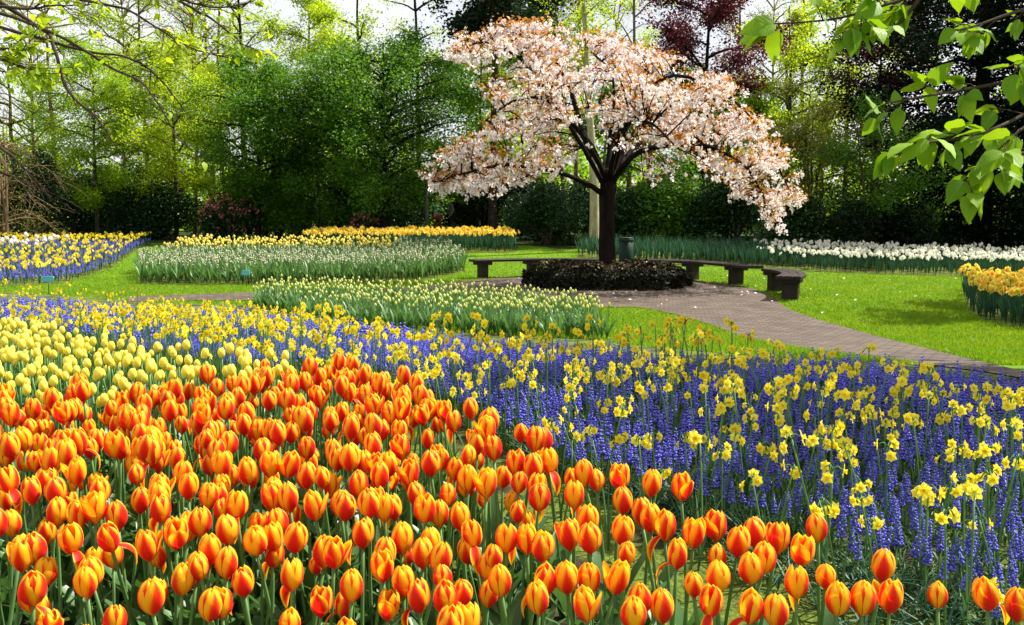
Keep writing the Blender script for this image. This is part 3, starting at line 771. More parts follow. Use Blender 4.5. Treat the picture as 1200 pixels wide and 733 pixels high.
def field(name, builders, mats, pts, label, cat, group, stuff_name, stuff_label, smin=.9, smax=1.12, n_ind=300, tilt=.07):
    pts = np.asarray(pts); pts = pts[np.argsort(pts[:, 1])]
    vis = proj(lift(pts, .3)); inside = (vis[:, 0] > -15) & (vis[:, 0] < 1215)
    ind = pts[inside][:n_ind]; rest = np.concatenate([pts[inside][n_ind:], pts[~inside]])
    protos = []
    for i, p in enumerate(ind):
        k = i % len(builders)
        if len(protos) <= k: o = builders[k].build(name, mats); protos.append(o)
        else: o = protos[k].copy(); COL.objects.link(o)
        o.location = (p[0], p[1], float(g(p[1])) + .004); o.rotation_euler = lean_rot(tilt)
        s = random.uniform(smin, smax); o.scale = (s, s, s)
        tag(o, label(p) if callable(label) else label, cat, group)
    if len(rest): stuff_field(stuff_name, [b.tpl() for b in builders], mats, rest, stuff_label, cat + 's', smin, smax, tilt)

def inP(poly): return lambda p: inpoly(p, [np.asarray(b)[:2] for b in poly])
def bb(poly):
    A = np.array([np.asarray(b)[:2] for b in poly]); return A[:, 0].min(), A[:, 0].max(), A[:, 1].min(), A[:, 1].max()
# D: cream tulips inside the long bed
dp = poisson(9000, box_sampler(*bb(D_GROUND)), inP(D_GROUND), .115)
field('cream_tulip', [far_tulip(1200 + i) for i in range(6)], [M['ctulip'], M['green_s']], dp, 'small cream tulip bud above green leaves in the low bed before the brick path', 'tulip', 'cream tulips between daffodils and path', 'cream_tulip_rows', 'farther cream tulips near the brick path')
# C: tall white bloomed bed with a yellow strip behind
cp = poisson(16000, box_sampler(*bb(BED_C)), inP(BED_C), .15)
isy = (cp[:, 1] > 26.2) & (cp[:, 0] < -3.4)
field('white_hyacinth', [far_hyacinth(1300 + i) for i in range(6)], [M['hyac'], M['green_s']], cp[~isy], 'tall white and blush flower spike over broad leaves in the big island bed', 'flower', 'white flower spikes in the island bed', 'white_flower_rows', 'rear rows of white flower spikes in the island bed', 1.0, 1.25)
field('yellow_bloom', [far_tulip(1350 + i, .03, .07, .42) for i in range(4)], [M['ybloom'], M['green_s']], cp[isy], 'yellow tulip in the strip along the back of the white flowered island bed', 'tulip', 'yellow tulips behind the white spikes', 'yellow_bloom_rows', 'rear rows of yellow tulips in the island bed', 1.0, 1.25)
# A: side bed, blue with daffodils
ap = poisson(9000, box_sampler(*bb(BED_A)), inP(BED_A), .26)
am = poisson(20000, box_sampler(*bb(BED_A)), inP(BED_A), .13)
field('daffodil', [far_narcissus(1450 + i, .042, .36, 6, 2, .3) for i in range(5)], [M['daff'], M['dblade'], M['trumpet']], ap, 'yellow daffodil in the far blue and yellow bed beside the lawn', 'daffodil', 'daffodils in the far side bed', 'side_bed_daffodils', 'yellow daffodils of the far blue and yellow side bed', 1.0, 1.2, n_ind=0)
stuff_field('grape_hyacinth_side_carpet', MT2, MM, am, 'lilac blue carpet of grape hyacinths in the far side bed', 'flowers', 1.3, 1.6, .12)
# E: curved bed, leaves to one side and white narcissi to the other
ep = poisson(16000, box_sampler(*bb(BED_E)), inP(BED_E), .155)
eq = proj(lift(ep, .4)); white = eq[:, 0] + RNG.normal(0, 14, len(ep)) > 905
field('white_narcissus', [far_narcissus(1500 + i, .05, .44, 8, 2, .42) for i in range(6)], [M['wdaff'], M['dblade'], M['wdaff']], ep[white], 'creamy white narcissus in the curved bed under the black yew', 'daffodil', 'white narcissi in the curved bed', 'white_narcissus_rows', 'rear rows of white narcissi in the curved bed', .95, 1.15)
field('strap_leaf_clump', [far_narcissus(1550 + i, .05, .44, 12, 0, .55) for i in range(5)], [M['dblade'], M['dblade'], M['dblade']], ep[~white], 'clump of dark bulb leaves without flowers behind the curved benches', 'plant', 'flowerless leaf clumps in the curved bed', 'strap_leaf_rows', 'rear rows of dark bulb leaves behind the benches', 1.1, 1.35)
fp = poisson(5000, box_sampler(*bb(BED_F)), inP(BED_F), .13)
field('golden_daffodil', [far_narcissus(1600 + i, .05, .42, 9, 2, .4) for i in range(5)], [M['odaff'], M['dblade'], M['otrump']], fp, 'golden orange cupped daffodil in the rounded bed at the lawn corner', 'daffodil', 'golden daffodils in the lawn corner bed', 'corner_daffodil_rows', 'rear golden daffodils of the lawn corner bed', 1.05, 1.25)
n_corner = int(((proj(lift(fp, .3))[:, 0] > -15) & (proj(lift(fp, .3))[:, 0] < 1215)).sum())
op = poisson(6000, box_sampler(*bb(BED_O)), inP(BED_O), .16)
field('golden_daffodil', [far_narcissus(1400 + i, .055, .52, 9, 2, .5) for i in range(5)], [M['odaff'], M['dblade'], M['otrump']], op, 'golden yellow daffodil in the far bed below the dark trees', 'daffodil', 'golden daffodils in the far bed', 'golden_daffodil_rows', 'rear rows of golden daffodils in the far bed', 1.05, 1.25, n_ind=max(0, 300 - n_corner))
wp = poisson(600, box_sampler(-16.5, -13.4, 26.8, 28.6), lambda p: np.ones(len(p), bool), .28)
field('white_tulip', [far_tulip(1650 + i, .05, .11, .45) for i in range(4)], [M['wtulip'], M['green_s']], wp, 'large white tulip standing at the lawn edge beyond the blue bed', 'tulip', 'white tulips at the lawn edge', 'white_tulip_rows', 'white tulips outside the view', 1.0, 1.3)

# ------------------------------------------------------------------ cherry tree
def cherry():
    rng = np.random.default_rng(42); Y0 = 19.8
    base = at(713, 330, Y0); base[2] = g(Y0)
    root = thing('cherry_tree', base, 'spreading cherry tree covered in pink white blossom over a dark trunk', 'tree')
    def L(px, py, d): return at(px, py, Y0 + d) - base
    tr = MB()
    tube(tr, smooth_path([(0, 0, -.05), (0, 0, .25), L(711, 285, 0), L(712, 245, 0), L(713, 212, 0), L(714, 200, .05)], 14), np.interp(np.linspace(0, 1, 14), [0, .15, .5, .85, 1], [.28, .195, .165, .18, .14]), 14)
    limbs = [
        [(709, 222, 0), (692, 190, -.3), (668, 148, -.7), (636, 100, -.9), (604, 66, -.8), (566, 50, -.6), (534, 62, -.5)],
        [(712, 210, 0), (716, 165, .2), (722, 120, .4), (716, 80, .3), (690, 52, .1)],
        [(717, 215, 0), (745, 182, -.6), (792, 170, -1.1), (842, 176, -1.3), (884, 205, -1.2), (904, 255, -1.0)],
        [(717, 210, 0), (742, 158, .5), (800, 118, 1.0), (852, 118, 1.1), (894, 162, 1.0), (928, 228, .8)],
        [(707, 228, 0), (682, 212, -.6), (640, 196, -1.2), (592, 190, -1.5), (545, 200, -1.5), (506, 212, -1.3)],
        [(709, 214, .1), (692, 168, 1.0), (652, 135, 1.7), (602, 140, 2.1), (558, 168, 2.1), (524, 196, 1.8)],
        [(714, 210, -.1), (722, 172, -1.2), (738, 146, -2.0), (764, 150, -2.6), (790, 178, -2.8)],
        [(713, 208, .2), (716, 160, 1.6), (702, 125, 2.5), (668, 128, 3.0)],
        [(715, 208, 0), (736, 142, -.9), (772, 92, -1.3), (818, 92, -1.4), (862, 124, -1.3), (884, 150, -1.2)],
        [(711, 212, -.1), (684, 160, -1.2), (644, 122, -1.8), (604, 122, -2.0), (572, 145, -2.0)],
        [(690, 186, -.3), (672, 120, .2), (650, 72, .3), (626, 40, .2), (596, 34, .2)],
        [(718, 165, .2), (748, 110, .8), (770, 80, 1.2), (800, 82, 1.4)],
        [(716, 212, .1), (750, 170, 1.2), (800, 150, 2.2), (845, 165, 2.6), (880, 205, 2.4)],
    ]
    pool = []
    for lm in limbs:
        P = smooth_path([L(*p) for p in lm], 18); P += np.cumsum(rng.normal(0, .012, P.shape), 0)
        tube(tr, P, np.linspace(.062, .013, 18) * rng.uniform(.85, 1.1), 8)
        pool.append(P[4:])
    pool = np.concatenate(pool)
    SIL = [(497, 205), (505, 188), (540, 168), (562, 148), (588, 128), (566, 108), (534, 88), (521, 62), (545, 40), (585, 27), (620, 21), (655, 29), (690, 39), (725, 43), (755, 49), (790, 68), (830, 84), (862, 96), (880, 122), (900, 150), (917, 176), (931, 202), (943, 236), (936, 246), (921, 242), (916, 262), (906, 276), (897, 256), (872, 240), (850, 218), (812, 208), (772, 204), (757, 226), (747, 206), (722, 180), (690, 176), (662, 198), (622, 208), (592, 220), (570, 232), (546, 224), (520, 230), (500, 224)]
    HOLES = [(815, 185, 22), (775, 180, 20), (615, 188, 13), (560, 190, 10), (650, 150, 16), (870, 195, 9), (700, 110, 10), (760, 120, 10), (700, 165, 34), (745, 165, 26), (690, 205, 40), (735, 200, 34), (560, 125, 22), (660, 110, 12), (600, 170, 13), (800, 190, 14), (830, 150, 9), (585, 75, 8)]
    def open_(x, y): return math.sin(x * .071 + math.sin(y * .05) * 2) + math.sin(y * .13 + x * .03 + 1.0)
    cl = []
    while len(cl) < 600:
        x = rng.uniform(495, 945); y = rng.uniform(20, 278)
        if not inpoly(np.array([x, y]), SIL): continue
        dmax = 3.1 * math.sqrt(max(.02, 1 - ((x - 715) / 232) ** 2)) * min(1, (y - 10) / 70)
        d = rng.uniform(-1, 1) * dmax
        if open_(x, y) < (-.25 if y < 120 else -.05) and y > 55 and rng.uniform() < .85: continue
        if x < 612 and y < 118 and rng.uniform() < .55: continue
        if rng.uniform() < .85 and any((x - a) ** 2 + (y - b) ** 2 < c * c for a, b, c in HOLES): continue
        cl.append(L(x, y, d))
    cl = np.array(cl)
    blo = MB(); lf = MB(); BP = []; LP = []
    for c in cl:
        dd_ = np.linalg.norm(pool - c, axis=1); j = np.argmin(dd_ + (pool[:, 2] > c[2] + .3) * .4); a = pool[j]
        mid = (a + c) / 2 + np.array([0, 0, .10 * np.linalg.norm(c - a)]) + rng.normal(0, .03, 3)
        P = smooth_path([a, mid, c], 6); tube(tr, P, np.linspace(.016, .005, 6), 4, cap=False)
        for k in range(rng.integers(5, 10)):
            t = rng.uniform(.5, 1.1); q = P[min(5, int(t * 5))] + rng.normal(0, 1, 3) * np.array([.13, .13, .05])
            BP.append(q - np.array([0, 0, rng.uniform(.0, .09)]))
        for k in range(rng.integers(14, 23)):
            q = P[min(5, int(rng.uniform(.35, 1.1) * 5))] + rng.normal(0, 1, 3) * np.array([.13, .13, .05]); LP.append(q + np.array([0, 0, rng.uniform(0, .08)]))
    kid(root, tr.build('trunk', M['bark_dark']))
    BP = np.array(BP); n = len(BP)
    # each blossom cluster: a handful of ruffled petals
    Q = np.repeat(BP, 11, 0) + rng.normal(0, .026, (n * 11, 3))
    leaf_quads(blo, Q, .05, rng, .1, .46); kid(root, blo.build('blossom', M['blossom']))
    leaf_quads(lf, np.array(LP), .08, rng, .3, .27); kid(root, lf.build('leaves', M['bronze']))
    return base
CH = cherry()

def fallen_petals():
    rng = np.random.default_rng(12); n = 220; r_ = np.abs(rng.normal(0, 2.6, n)) + .5; a = rng.uniform(0, 6.283, n)
    x = CH[0] - .6 + r_ * np.cos(a) * 1.3; y = CH[1] - .5 + r_ * np.sin(a)
    ok = ~((((x - CH[0]) / 1.8) ** 2 + ((y - CH[1]) / 1.4) ** 2) < 1); x, y = x[ok], y[ok]
    mb = MB(); leaf_quads(mb, np.column_stack([x, y, g(y) + .034]), .045, rng, 3.0, .45)
    tag(mb.build('fallen_petals', M['blossom']), 'pale fallen cherry petals scattered on paving and grass under the cherry', 'petals', kind='stuff')
fallen_petals()
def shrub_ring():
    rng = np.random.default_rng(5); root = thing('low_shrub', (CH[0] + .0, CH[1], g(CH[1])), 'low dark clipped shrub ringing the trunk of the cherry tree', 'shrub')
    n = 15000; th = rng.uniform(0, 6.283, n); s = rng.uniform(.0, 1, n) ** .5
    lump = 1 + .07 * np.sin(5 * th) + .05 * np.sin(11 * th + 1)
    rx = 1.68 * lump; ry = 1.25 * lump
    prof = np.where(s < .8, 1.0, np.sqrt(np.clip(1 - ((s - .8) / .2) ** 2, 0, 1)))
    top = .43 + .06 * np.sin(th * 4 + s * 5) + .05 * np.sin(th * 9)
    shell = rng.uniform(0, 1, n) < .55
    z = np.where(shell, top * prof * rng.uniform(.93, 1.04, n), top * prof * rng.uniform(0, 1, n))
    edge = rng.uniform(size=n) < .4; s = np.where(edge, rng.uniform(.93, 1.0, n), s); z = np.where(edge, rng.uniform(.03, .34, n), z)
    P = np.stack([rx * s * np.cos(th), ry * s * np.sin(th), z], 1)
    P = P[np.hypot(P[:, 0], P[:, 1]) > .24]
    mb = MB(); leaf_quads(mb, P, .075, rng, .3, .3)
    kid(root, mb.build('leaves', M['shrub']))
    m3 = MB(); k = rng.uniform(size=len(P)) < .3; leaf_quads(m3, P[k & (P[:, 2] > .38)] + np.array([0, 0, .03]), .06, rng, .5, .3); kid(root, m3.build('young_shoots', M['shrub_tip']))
    m2 = MB()
    for i in range(60):
        a = rng.uniform(0, 6.28); r = rng.uniform(.35, 1.1)
        tube(m2, [(r * math.cos(a), r * .72 * math.sin(a), 0), (r * 1.1 * math.cos(a), r * .8 * math.sin(a), .25), (r * 1.25 * math.cos(a + .2), r *   .9 * math.sin(a + .2), .36)], [.012, .009, .005], 4)
    kid(root, m2.build('stems', M['bark_dark']))
shrub_ring()

# ------------------------------------------------------------------ benches
def bench(pts, legs, label, w=.44, seat_z=.45):
    C = smooth_path([np.array([p[0], p[1], 0]) for p in pts], 36)
    c0 = C[len(C) // 2].copy(); root = thing('curved_bench', (c0[0], c0[1], float(g(c0[1]))), label, 'bench', 'curved wooden benches around the cherry tree')
    C = C - c0; T = np.gradient(C, axis=0); T /= np.linalg.norm(T, axis=1)[:, None]; N = np.stack([-T[:, 1], T[:, 0], 0 * T[:, 0]], 1)
    for k, (a, b) in enumerate(((-.5, -.175), (-.16, .165), (.18, .5))):
        mb = MB(); z0, z1 = seat_z - .06, seat_z
        ring = np.stack([C + N * a * w + [0, 0, z0 + .004], C + N * (b) * w + [0, 0, z0 + .004], C + N * b * w + [0, 0, z1 - .008], C + N * (b - .02) * w + [0, 0, z1], C + N * (a + .02) * w + [0, 0, z1], C + N * a * w + [0, 0, z1 - .008]], 1)
        n = len(C); V = ring.reshape(-1, 3); i = (np.arange(n - 1)[:, None] * 6 + np.arange(6)[None]).ravel(); j = (np.arange(n - 1)[:, None] * 6 + (np.arange(6)[None] + 1) % 6).ravel()
        mb.add(V, np.stack([i, j, j + 6, i + 6], 1)); mb.F.append((np.arange(6)[None, ::-1], 0)); mb.F.append((np.arange(6)[None] + (n - 1) * 6, 0))
        kid(root, mb.build('seat_plank', M['bench'], smooth=False))
    for t in legs:
        i = int(t * 35); c, tt, nn = C[i], T[i], N[i]
        def bx(mb, u, v, z0, z1, z0u=None):
            V = []
            for z, ku in ((z0, 1.0), (z1, 1.0)):
                for su, sv in ((-1, -1), (1, -1), (1, 1), (-1, 1)): V.append(c + tt * su * u * ku + nn * sv * v + np.array([0, 0, z]))
            mb.add(V, [(0, 3, 2, 1), (4, 5, 6, 7), (0, 1, 5, 4), (1, 2, 6, 5), (2, 3, 7, 6), (3, 0, 4, 7)])
        mb = MB(); bx(mb, .085, .14, 0, seat_z - .135); lo = kid(root, mb.build('leg', M['bench'], smooth=False))
        m2 = MB(); bx(m2, .17, .19, seat_z - .132, seat_z - .059); kid(lo, m2.build('bearer', M['bench'], smooth=False))
    return root
def bp_(px, py): 
    p = hit(px, py, .45); return p
bench([bp_(553, 304.5), bp_(600, 303.5), bp_(650, 303), bp_(702, 304)], (.12, .5, .88), 'curved dark wooden bench by the white flowered island bed behind the shrub')
bench([bp_(746, 304), bp_(790, 305), bp_(838, 307.5), bp_(884, 312)], (.1, .5, .85), 'curved dark wooden bench behind the shrub with sunlit lawn under it')
bench([np.array([5.2, 18.8, 0]), np.array([5.32, 18.1, 0]), np.array([5.2, 17.3, 0]), np.array([4.86, 16.5, 0])], (.12, .5, .86), 'curved dark wooden bench seen end on where path meets lawn')

# ------------------------------------------------------------------ bin, labels, post, people
def lathe(mb, prof, k=24, mi=0):
    th = np.arange(k + 1) * 2 * math.pi / k
    V = np.array([[r * math.cos(a), r * math.sin(a), z] for r, z in prof for a in th]); mb.add(V, grid_faces(len(prof), k + 1), None, mi)
b = at(733.5, 300, 22.6); bin_ = thing('litter_bin', (b[0], b[1], float(g(22.6))), 'round dark green litter bin half hidden behind the cherry trunk', 'bin')
mb = MB(); lathe(mb, [(0, .02), (.17, .02), (.2, .06), (.21, .5), (.215, .90), (.2, .90), (.19, .5), (0, .4)]); kid(bin_, mb.build('body', M['bin']))
mb = MB(); lathe(mb, [(.217, .86), (.228, .87), (.228, .92), (.217, .93), (.205, .925)]); kid(bin_, mb.build('rim', M['bin']))
mb = MB(); lathe(mb, [(.205, .93), (.222, .935), (.215, .955), (.1, .965), (0, .967)]); kid(bin_, mb.build('lid', M['bin'])); bin_.scale = (.84, .84, 1)
def label_sign(px, py, label, Y=None, w=.17, h=.1):
    p = hit(px, py); root = thing('plant_label', (p[0], p[1] - .1, float(g(p[1] - .1))), label, 'sign', 'teal plant labels on stakes')
    mb = MB(); tube(mb, [(0, .012, 0), (0, .012, .30)], .008, 6); kid(root, mb.build('stake', M['metal']))
    mb = MB(); V = []
    for y, e in ((0, .0), (-.012, .004)):
        for a in range(16):
            t = a * 2 * math.pi / 16; c, s = math.cos(t), math.sin(t); k = (abs(c) ** 6 + abs(s) ** 6) ** (-1 / 6)
            V.append(((w - e) * c * k, y + .35 * h * s * k, .30 + (h - e) * s * k))
    F4 = [(i, (i + 1) % 16, 16 + (i + 1) % 16, 16 + i) for i in range(16)]
    mb.add(V, F4); mb.F.append((np.arange(16)[None] + 0, 0)); mb.F.append((np.arange(16)[None, ::-1] + 16, 0)); kid(root, mb.build('plate', M['teal'], smooth=False))
label_sign(290, 336, 'small teal plant label staked in front of the tall island bed', w=.09, h=.055)
label_sign(60, 345, 'small teal plant label staked beside the far blue bed', w=.12, h=.055)
p = at(500, 260, 34); post = thing('post', (p[0], p[1], float(g(34))), 'slim dark post standing behind the golden daffodil bed', 'post')
mb = MB(); tube(mb, [(0, 0, -.03), (0, 0, 1.5), (0, 0, 2.7)], [.075, .07, .065], 8); kid(post, mb.build('shaft', M['metal']))
mb = MB(); lathe(mb, [(.09, 2.66), (.11, 2.7), (.09, 2.78), (0, 2.82)], 10); kid(post, mb.build('cap', M['metal']))

def skin_obj(name, joints, edges, rad, mat, parent, levels=1):
    me = bpy.data.meshes.new(name); me.from_pydata([Vector(j) for j in joints], edges, []); me.update()
    o = bpy.data.objects.new(name, me); COL.objects.link(o); o.parent = parent
    sk = o.modifiers.new('skin', 'SKIN'); sk.use_smooth_shade = True
    for v, r in zip(me.skin_vertices[0].data, rad): v.radius = (r, r) if not isinstance(r, tuple) else r
    me.skin_vertices[0].data[0].use_root = True
    s = o.modifiers.new('sub', 'SUBSURF'); s.levels = levels; s.render_levels = levels
    me.materials.append(mat); return o
def person(px, Y, az, top, legs, label):
    p = at(px, 250, Y); root = thing('person', (p[0], p[1], float(g(Y))), label, 'person', None); root.rotation_euler = (0, 0, az)
    J = [(0, 0, .95), (0, 0, 1.15), (0, 0, 1.38), (0, 0, 1.5), (0, -.01, 1.6), (0, -.02, 1.72),
         (.1, 0, .9), (.11, -.03, .5), (.11, .03, .08), (.11, -.13, .04), (-.1, 0, .9), (-.11, .06, .5), (-.11, .12, .08), (-.11, -.04, .04),
         (.19, 0, 1.4), (.25, .03, 1.12), (.22, -.12, .9), (.21, -.17, .83), (-.19, 0, 1.4), (-.25, .03, 1.12), (-.24, -.02, .87), (-.24, -.04, .79)]
    E = [(0, 1), (1, 2), (2, 3), (3, 4), (4, 5), (0, 6), (6, 7), (7, 8), (8, 9), (0, 10), (10, 11), (11, 12), (12, 13), (2, 14), (14, 15), (15, 16), (16, 17), (2, 18), (18, 19), (19, 20), (20, 21)]
    Rr = [.13, .12, .14, .055, .085, .075, .085, .06, .045, .035, .085, .06, .045, .035, .06, .045, .035, .03, .06, .045, .035, .03]
    skin_obj('body', J, E, Rr, M['skin'], root)
    skin_obj('jacket', [(0, 0, .98), (0, 0, 1.15), (0, 0, 1.38), (0, 0, 1.47), (.19, 0, 1.4), (.25, .03, 1.12), (.225, -.1, .93), (-.19, 0, 1.4), (-.25, .03, 1.12), (-.24, -.02, .9)], [(0, 1), (1, 2), (2, 3), (2, 4), (4, 5), (5, 6), (2, 7), (7, 8), (8, 9)], [.155, .145, .155, .075, .07, .055, .045, .07, .055, .045], top, root)
    skin_obj('trousers', [(0, 0, .95), (.1, 0, .88), (.11, -.03, .5), (.11, .03, .1), (-.1, 0, .88), (-.11, .06, .5), (-.11, .12, .1)], [(0, 1), (1, 2), (2, 3), (0, 4), (4, 5), (5, 6)], [.16, .11, .085, .07, .11, .085, .07], legs, root)
    skin_obj('hair', [(0, .02, 1.69), (0, .015, 1.76), (0, .05, 1.62)], [(0, 1), (0, 2)], [.1, .06, .07], M['hair'], root)
person(512, 40, R(20), M['blue'], M['redc'], 'person in a bright blue jacket and red trousers walking behind the far bed')
person(527, 41, R(-60), M['greyc'], M['darkc'], 'person in a grey coat walking close to the blue jacket')

# ------------------------------------------------------------------ background trees
def make_tree(name, label, px, Y, H, cr, cb, leaf, bark, n_leaf, ls, tr, seed, cat='tree', group=None, limbs=13, up=.45, droop=.0, sig=.22, lean=0.0, shape='round', lift_=.7, stems=1, twigs=6, top=.92, crown_name='crown'):
    rng = np.random.default_rng(seed); p = at(px, HOR, Y); z0 = float(g(Y))
    root = thing(name, (p[0], p[1], z0), label, cat, group)
    wood = MB(); A = []
    for s in range(stems):
        off = rng.normal(0, .25, 2) if stems > 1 else np.zeros(2); sl = rng.normal(0, .06, 2) if stems > 1 else np.zeros(2)
        hh = H * (1 if s == 0 else rng.uniform(.75, 1))
        wob = np.cumsum(rng.normal(0, .035 * H / 8, (9, 2)), 0)
        tz = np.linspace(0, hh * top, 9)
        TP = np.column_stack([off[0] + wob[:, 0] + (lean + sl[0]) * tz, off[1] + wob[:, 1] + sl[1] * tz, tz - .05])
        TP = smooth_path(TP, 22); tube(wood, TP, tr * np.linspace(1, .16, 22) ** 1.0, 8)
        nl = max(3, limbs // stems); a0 = rng.uniform(0, 6.28)
        for i in range(nl):
            t = cb + (.97 - cb) * (i + rng.uniform(0, 1)) / nl; P0 = TP[min(21, int(t / 1.0 * 21))]
            tt = (t - cb) / (1 - cb)
            if shape == 'round': e = math.sin(math.pi * (.14 + .78 * tt)) 
            elif shape == 'cone': e = 1.05 - .92 * tt
            elif shape == 'column': e = .75 + .3 * math.sin(math.pi * tt)
            else: e = .35 + .75 * tt  # vase
            Ln = cr * e * rng.uniform(.75, 1.2); az = a0 + i * 2.4 + rng.uniform(-.4, .4)
            d = np.array([math.cos(az), math.sin(az), 0]); u = up * rng.uniform(.6, 1.4)
            LP = smooth_path([P0, P0 + d * Ln * .35 + [0, 0, u * Ln * .3], P0 + d * Ln * .7 + [0, 0, u * Ln * .5 - droop * Ln * .15], P0 + d * Ln + [0, 0, u * Ln * .55 - droop * Ln * .5]], 9)
            LP[1:] += np.cumsum(rng.normal(0, .02 * Ln, (8, 3)), 0)
            r0 = min(tr * .5, .018 + .018 * Ln); tube(wood, LP, np.linspace(r0, .009, 9), 5, cap=False)
            A.append(LP[4:])
            for k in range(twigs):
                b0 = LP[rng.integers(2, 9)]; dv = d * rng.uniform(.2, .8) + rng.normal(0, .55, 3) + np.array([0, 0, .25 - droop * .7]); dv /= np.linalg.norm(dv)
                tl = Ln * rng.uniform(.22, .45); W = b0 + dv * tl * np.linspace(0, 1, 4)[:, None] + np.outer(np.linspace(0, 1, 4) ** 2, [0, 0, -droop * tl * .5]); tube(wood, W, np.linspace(.009, .004, 4), 3, cap=False); A.append(W[1:])
    kid(root, wood.build('trunk', bark))
    if n_leaf:
        A = np.concatenate(A); q = A[rng.integers(0, len(A), n_leaf)] + rng.normal(0, 1, (n_leaf, 3)) * np.array([sig, sig, sig * .85])
        q[:, 2] = np.maximum(q[:, 2], .05)
        mb = MB(); leaf_quads(mb, q, ls, rng, lift_, .32); kid(root, mb.build(crown_name, leaf))
    return root
def bush(label, px, Y, H, w, leaf, n, ls, seed, dep=None, bloom=None, nb=0, group=None, name='bush'):
    rng = np.random.default_rng(seed); p = at(px, HOR, Y); root = thing(name, (p[0], p[1], float(g(Y))), label, 'bush', group)
    dep = dep or w * .7; k = 9
    C = np.column_stack([rng.uniform(-.7, .7, k) * w, rng.uniform(-.6, .6, k) * dep, rng.uniform(.25, .72, k) * H]); Rr = rng.uniform(.35, .6, k)
    idx = rng.integers(0, k, n); v = rng.normal(size=(n, 3)); v /= np.linalg.norm(v, axis=1)[:, None]; v *= (rng.uniform(.0, 1, n) ** .35)[:, None]
    P = C[idx] + v * np.column_stack([Rr[idx] * w, Rr[idx] * dep, Rr[idx] * H * .75]) + rng.normal(0, .06, (n, 3)); P[:, 2] = np.abs(P[:, 2]) + .02
    mb = MB(); leaf_quads(mb, P, ls, rng, .5, .33); kid(root, mb.build('leaves', leaf))
    m2 = MB()
    for i in range(k):
        for j in range(2): tube(m2, smooth_path([(rng.normal(0, .12), rng.normal(0, .12), 0), C[i] * [.4, .4, .5] + rng.normal(0, .05, 3), C[i] + rng.normal(0, .15, 3)], 5), np.linspace(.035, .008, 5), 4)
    kid(root, m2.build('stems', M['bark_brown']))
    if bloom:
        i2 = rng.integers(0, k, nb); v = rng.normal(size=(nb, 3)); v[:, 1] = -np.abs(v[:, 1]); v[:, 2] = np.abs(v[:, 2]); v /= np.linalg.norm(v, axis=1)[:, None]
        B = C[i2] + v * np.column_stack([Rr[i2] * w, Rr[i2] * dep, Rr[i2] * H * .78]); B = np.repeat(B, 8, 0) + rng.normal(0, .06, (nb * 8, 3))
        m3 = MB(); leaf_quads(m3, B, .075, rng, .2, .45); kid(root, m3.build('blooms', bloom))
    return root

T = make_tree
# front row, left to right
T('young_tree', 'young fresh green tree with thin dark stem behind the far blue bed', 112, 37, 8.2, 2.3, .22, M['lf_fresh'], M['bark_brown'], 30000, .085, .09, 11, limbs=24, twigs=8)
T('young_tree', 'bright lime young tree beside the thin stemmed green one', 205, 38, 8.6, 2.6, .2, M['lf_lime'], M['bark_brown'], 36000, .085, .10, 12, limbs=24, twigs=8)
T('leafy_tree', 'mid green leafy tree above the red and pink flowering shrubs', 300, 36, 7.6, 2.5, .2, M['lf_mid'], M['bark_dark'], 25000, .10, .13, 13, limbs=28, sig=.24, twigs=10)
T('leafy_tree', 'thin double stemmed green tree beside the pink flowering shrubs', 328, 37, 6.6, 2.0, .28, M['lf_mid'], M['bark_dark'], 17000, .10, .11, 14, stems=2)
T('spreading_tree', 'large dark green tree with arching black limbs beside the cherry', 452, 34.5, 7.9, 3.3, .16, M['lf_mid'], M['bark_dark'], 50000, .10, .2, 15, limbs=34, up=.45, sig=.26, twigs=12)
T('leafy_tree', 'rounded dark leafy tree tucked under the larger arching tree', 395, 35.5, 6.2, 2.4, .14, M['lf_mid'], M['bark_dark'], 26000, .10, .14, 16, limbs=26, sig=.24, twigs=10)
T('lime_leaved_tree', 'tall yellow green tree rising over the dark arching tree', 375, 42, 11.5, 2.7, .3, M['lf_lime'], M['bark_brown'], 24000, .11, .13, 17, limbs=18)
T('lime_leaved_tree', 'slender yellow green tree showing between cherry and dark tree', 560, 40, 9.0, 2.6, .2, M['lf_fresh'], M['bark_brown'], 32000, .11, .13, 18, limbs=16)
T('fir_tree', 'tall dark fir whose straight trunk rises behind the blossom', 577, 37, 13.5, 2.7, .64, M['lf_fir'], M['bark_brown'], 26000, .16, .2, 19, limbs=20, up=.1, droop=.5, shape='column', top=.98)
T('birch_tree', 'pale yellow leaning birch trunk behind the cherry tree', 697, 29.6, 11.0, 1.8, .6, M['lf_lime'], M['bark_pale'], 5000, .09, .17, 20, lean=-.045, shape='vase')
T('slender_tree', 'bare slender tree reaching the sky just past the fir', 655, 46, 15, 2.2, .5, M['lf_olive'], M['bark_grey'], 2600, .11, .14, 21, shape='vase', up=1.2)
T('slender_tree', 'bare grey tree with forked stems above the cherry crown', 668, 48, 16, 2.4, .4, M['lf_olive'], M['bark_grey'], 2500, .11, .14, 22, shape='vase', up=1.2, stems=2)
T('slender_tree', 'bare grey tree close beside the copper tree', 735, 47, 16, 2.4, .45, M['lf_lime'], M['bark_grey'], 5000, .11, .15, 23, shape='vase', up=1.2)
T('copper_beech', 'deep purple leaved tree behind the top of the cherry', 822, 35, 11.0, 2.2, .34, M['lf_copper'], M['bark_dark'], 26000, .11, .14, 24, shape='round', limbs=18)
T('copper_maple', 'smaller dark red maple between yellow green trees and the yew', 1020, 33, 8.8, 1.5, .45, M['lf_copper'], M['bark_dark'], 9000, .10, .09, 25, limbs=13)
T('lime_leaved_tree', 'airy yellow green tree with leaning stems by the copper tree', 925, 40, 10.5, 2.7, .25, M['lf_lime'], M['bark_brown'], 22000, .11, .13, 26, lean=-.04, stems=2, limbs=18)
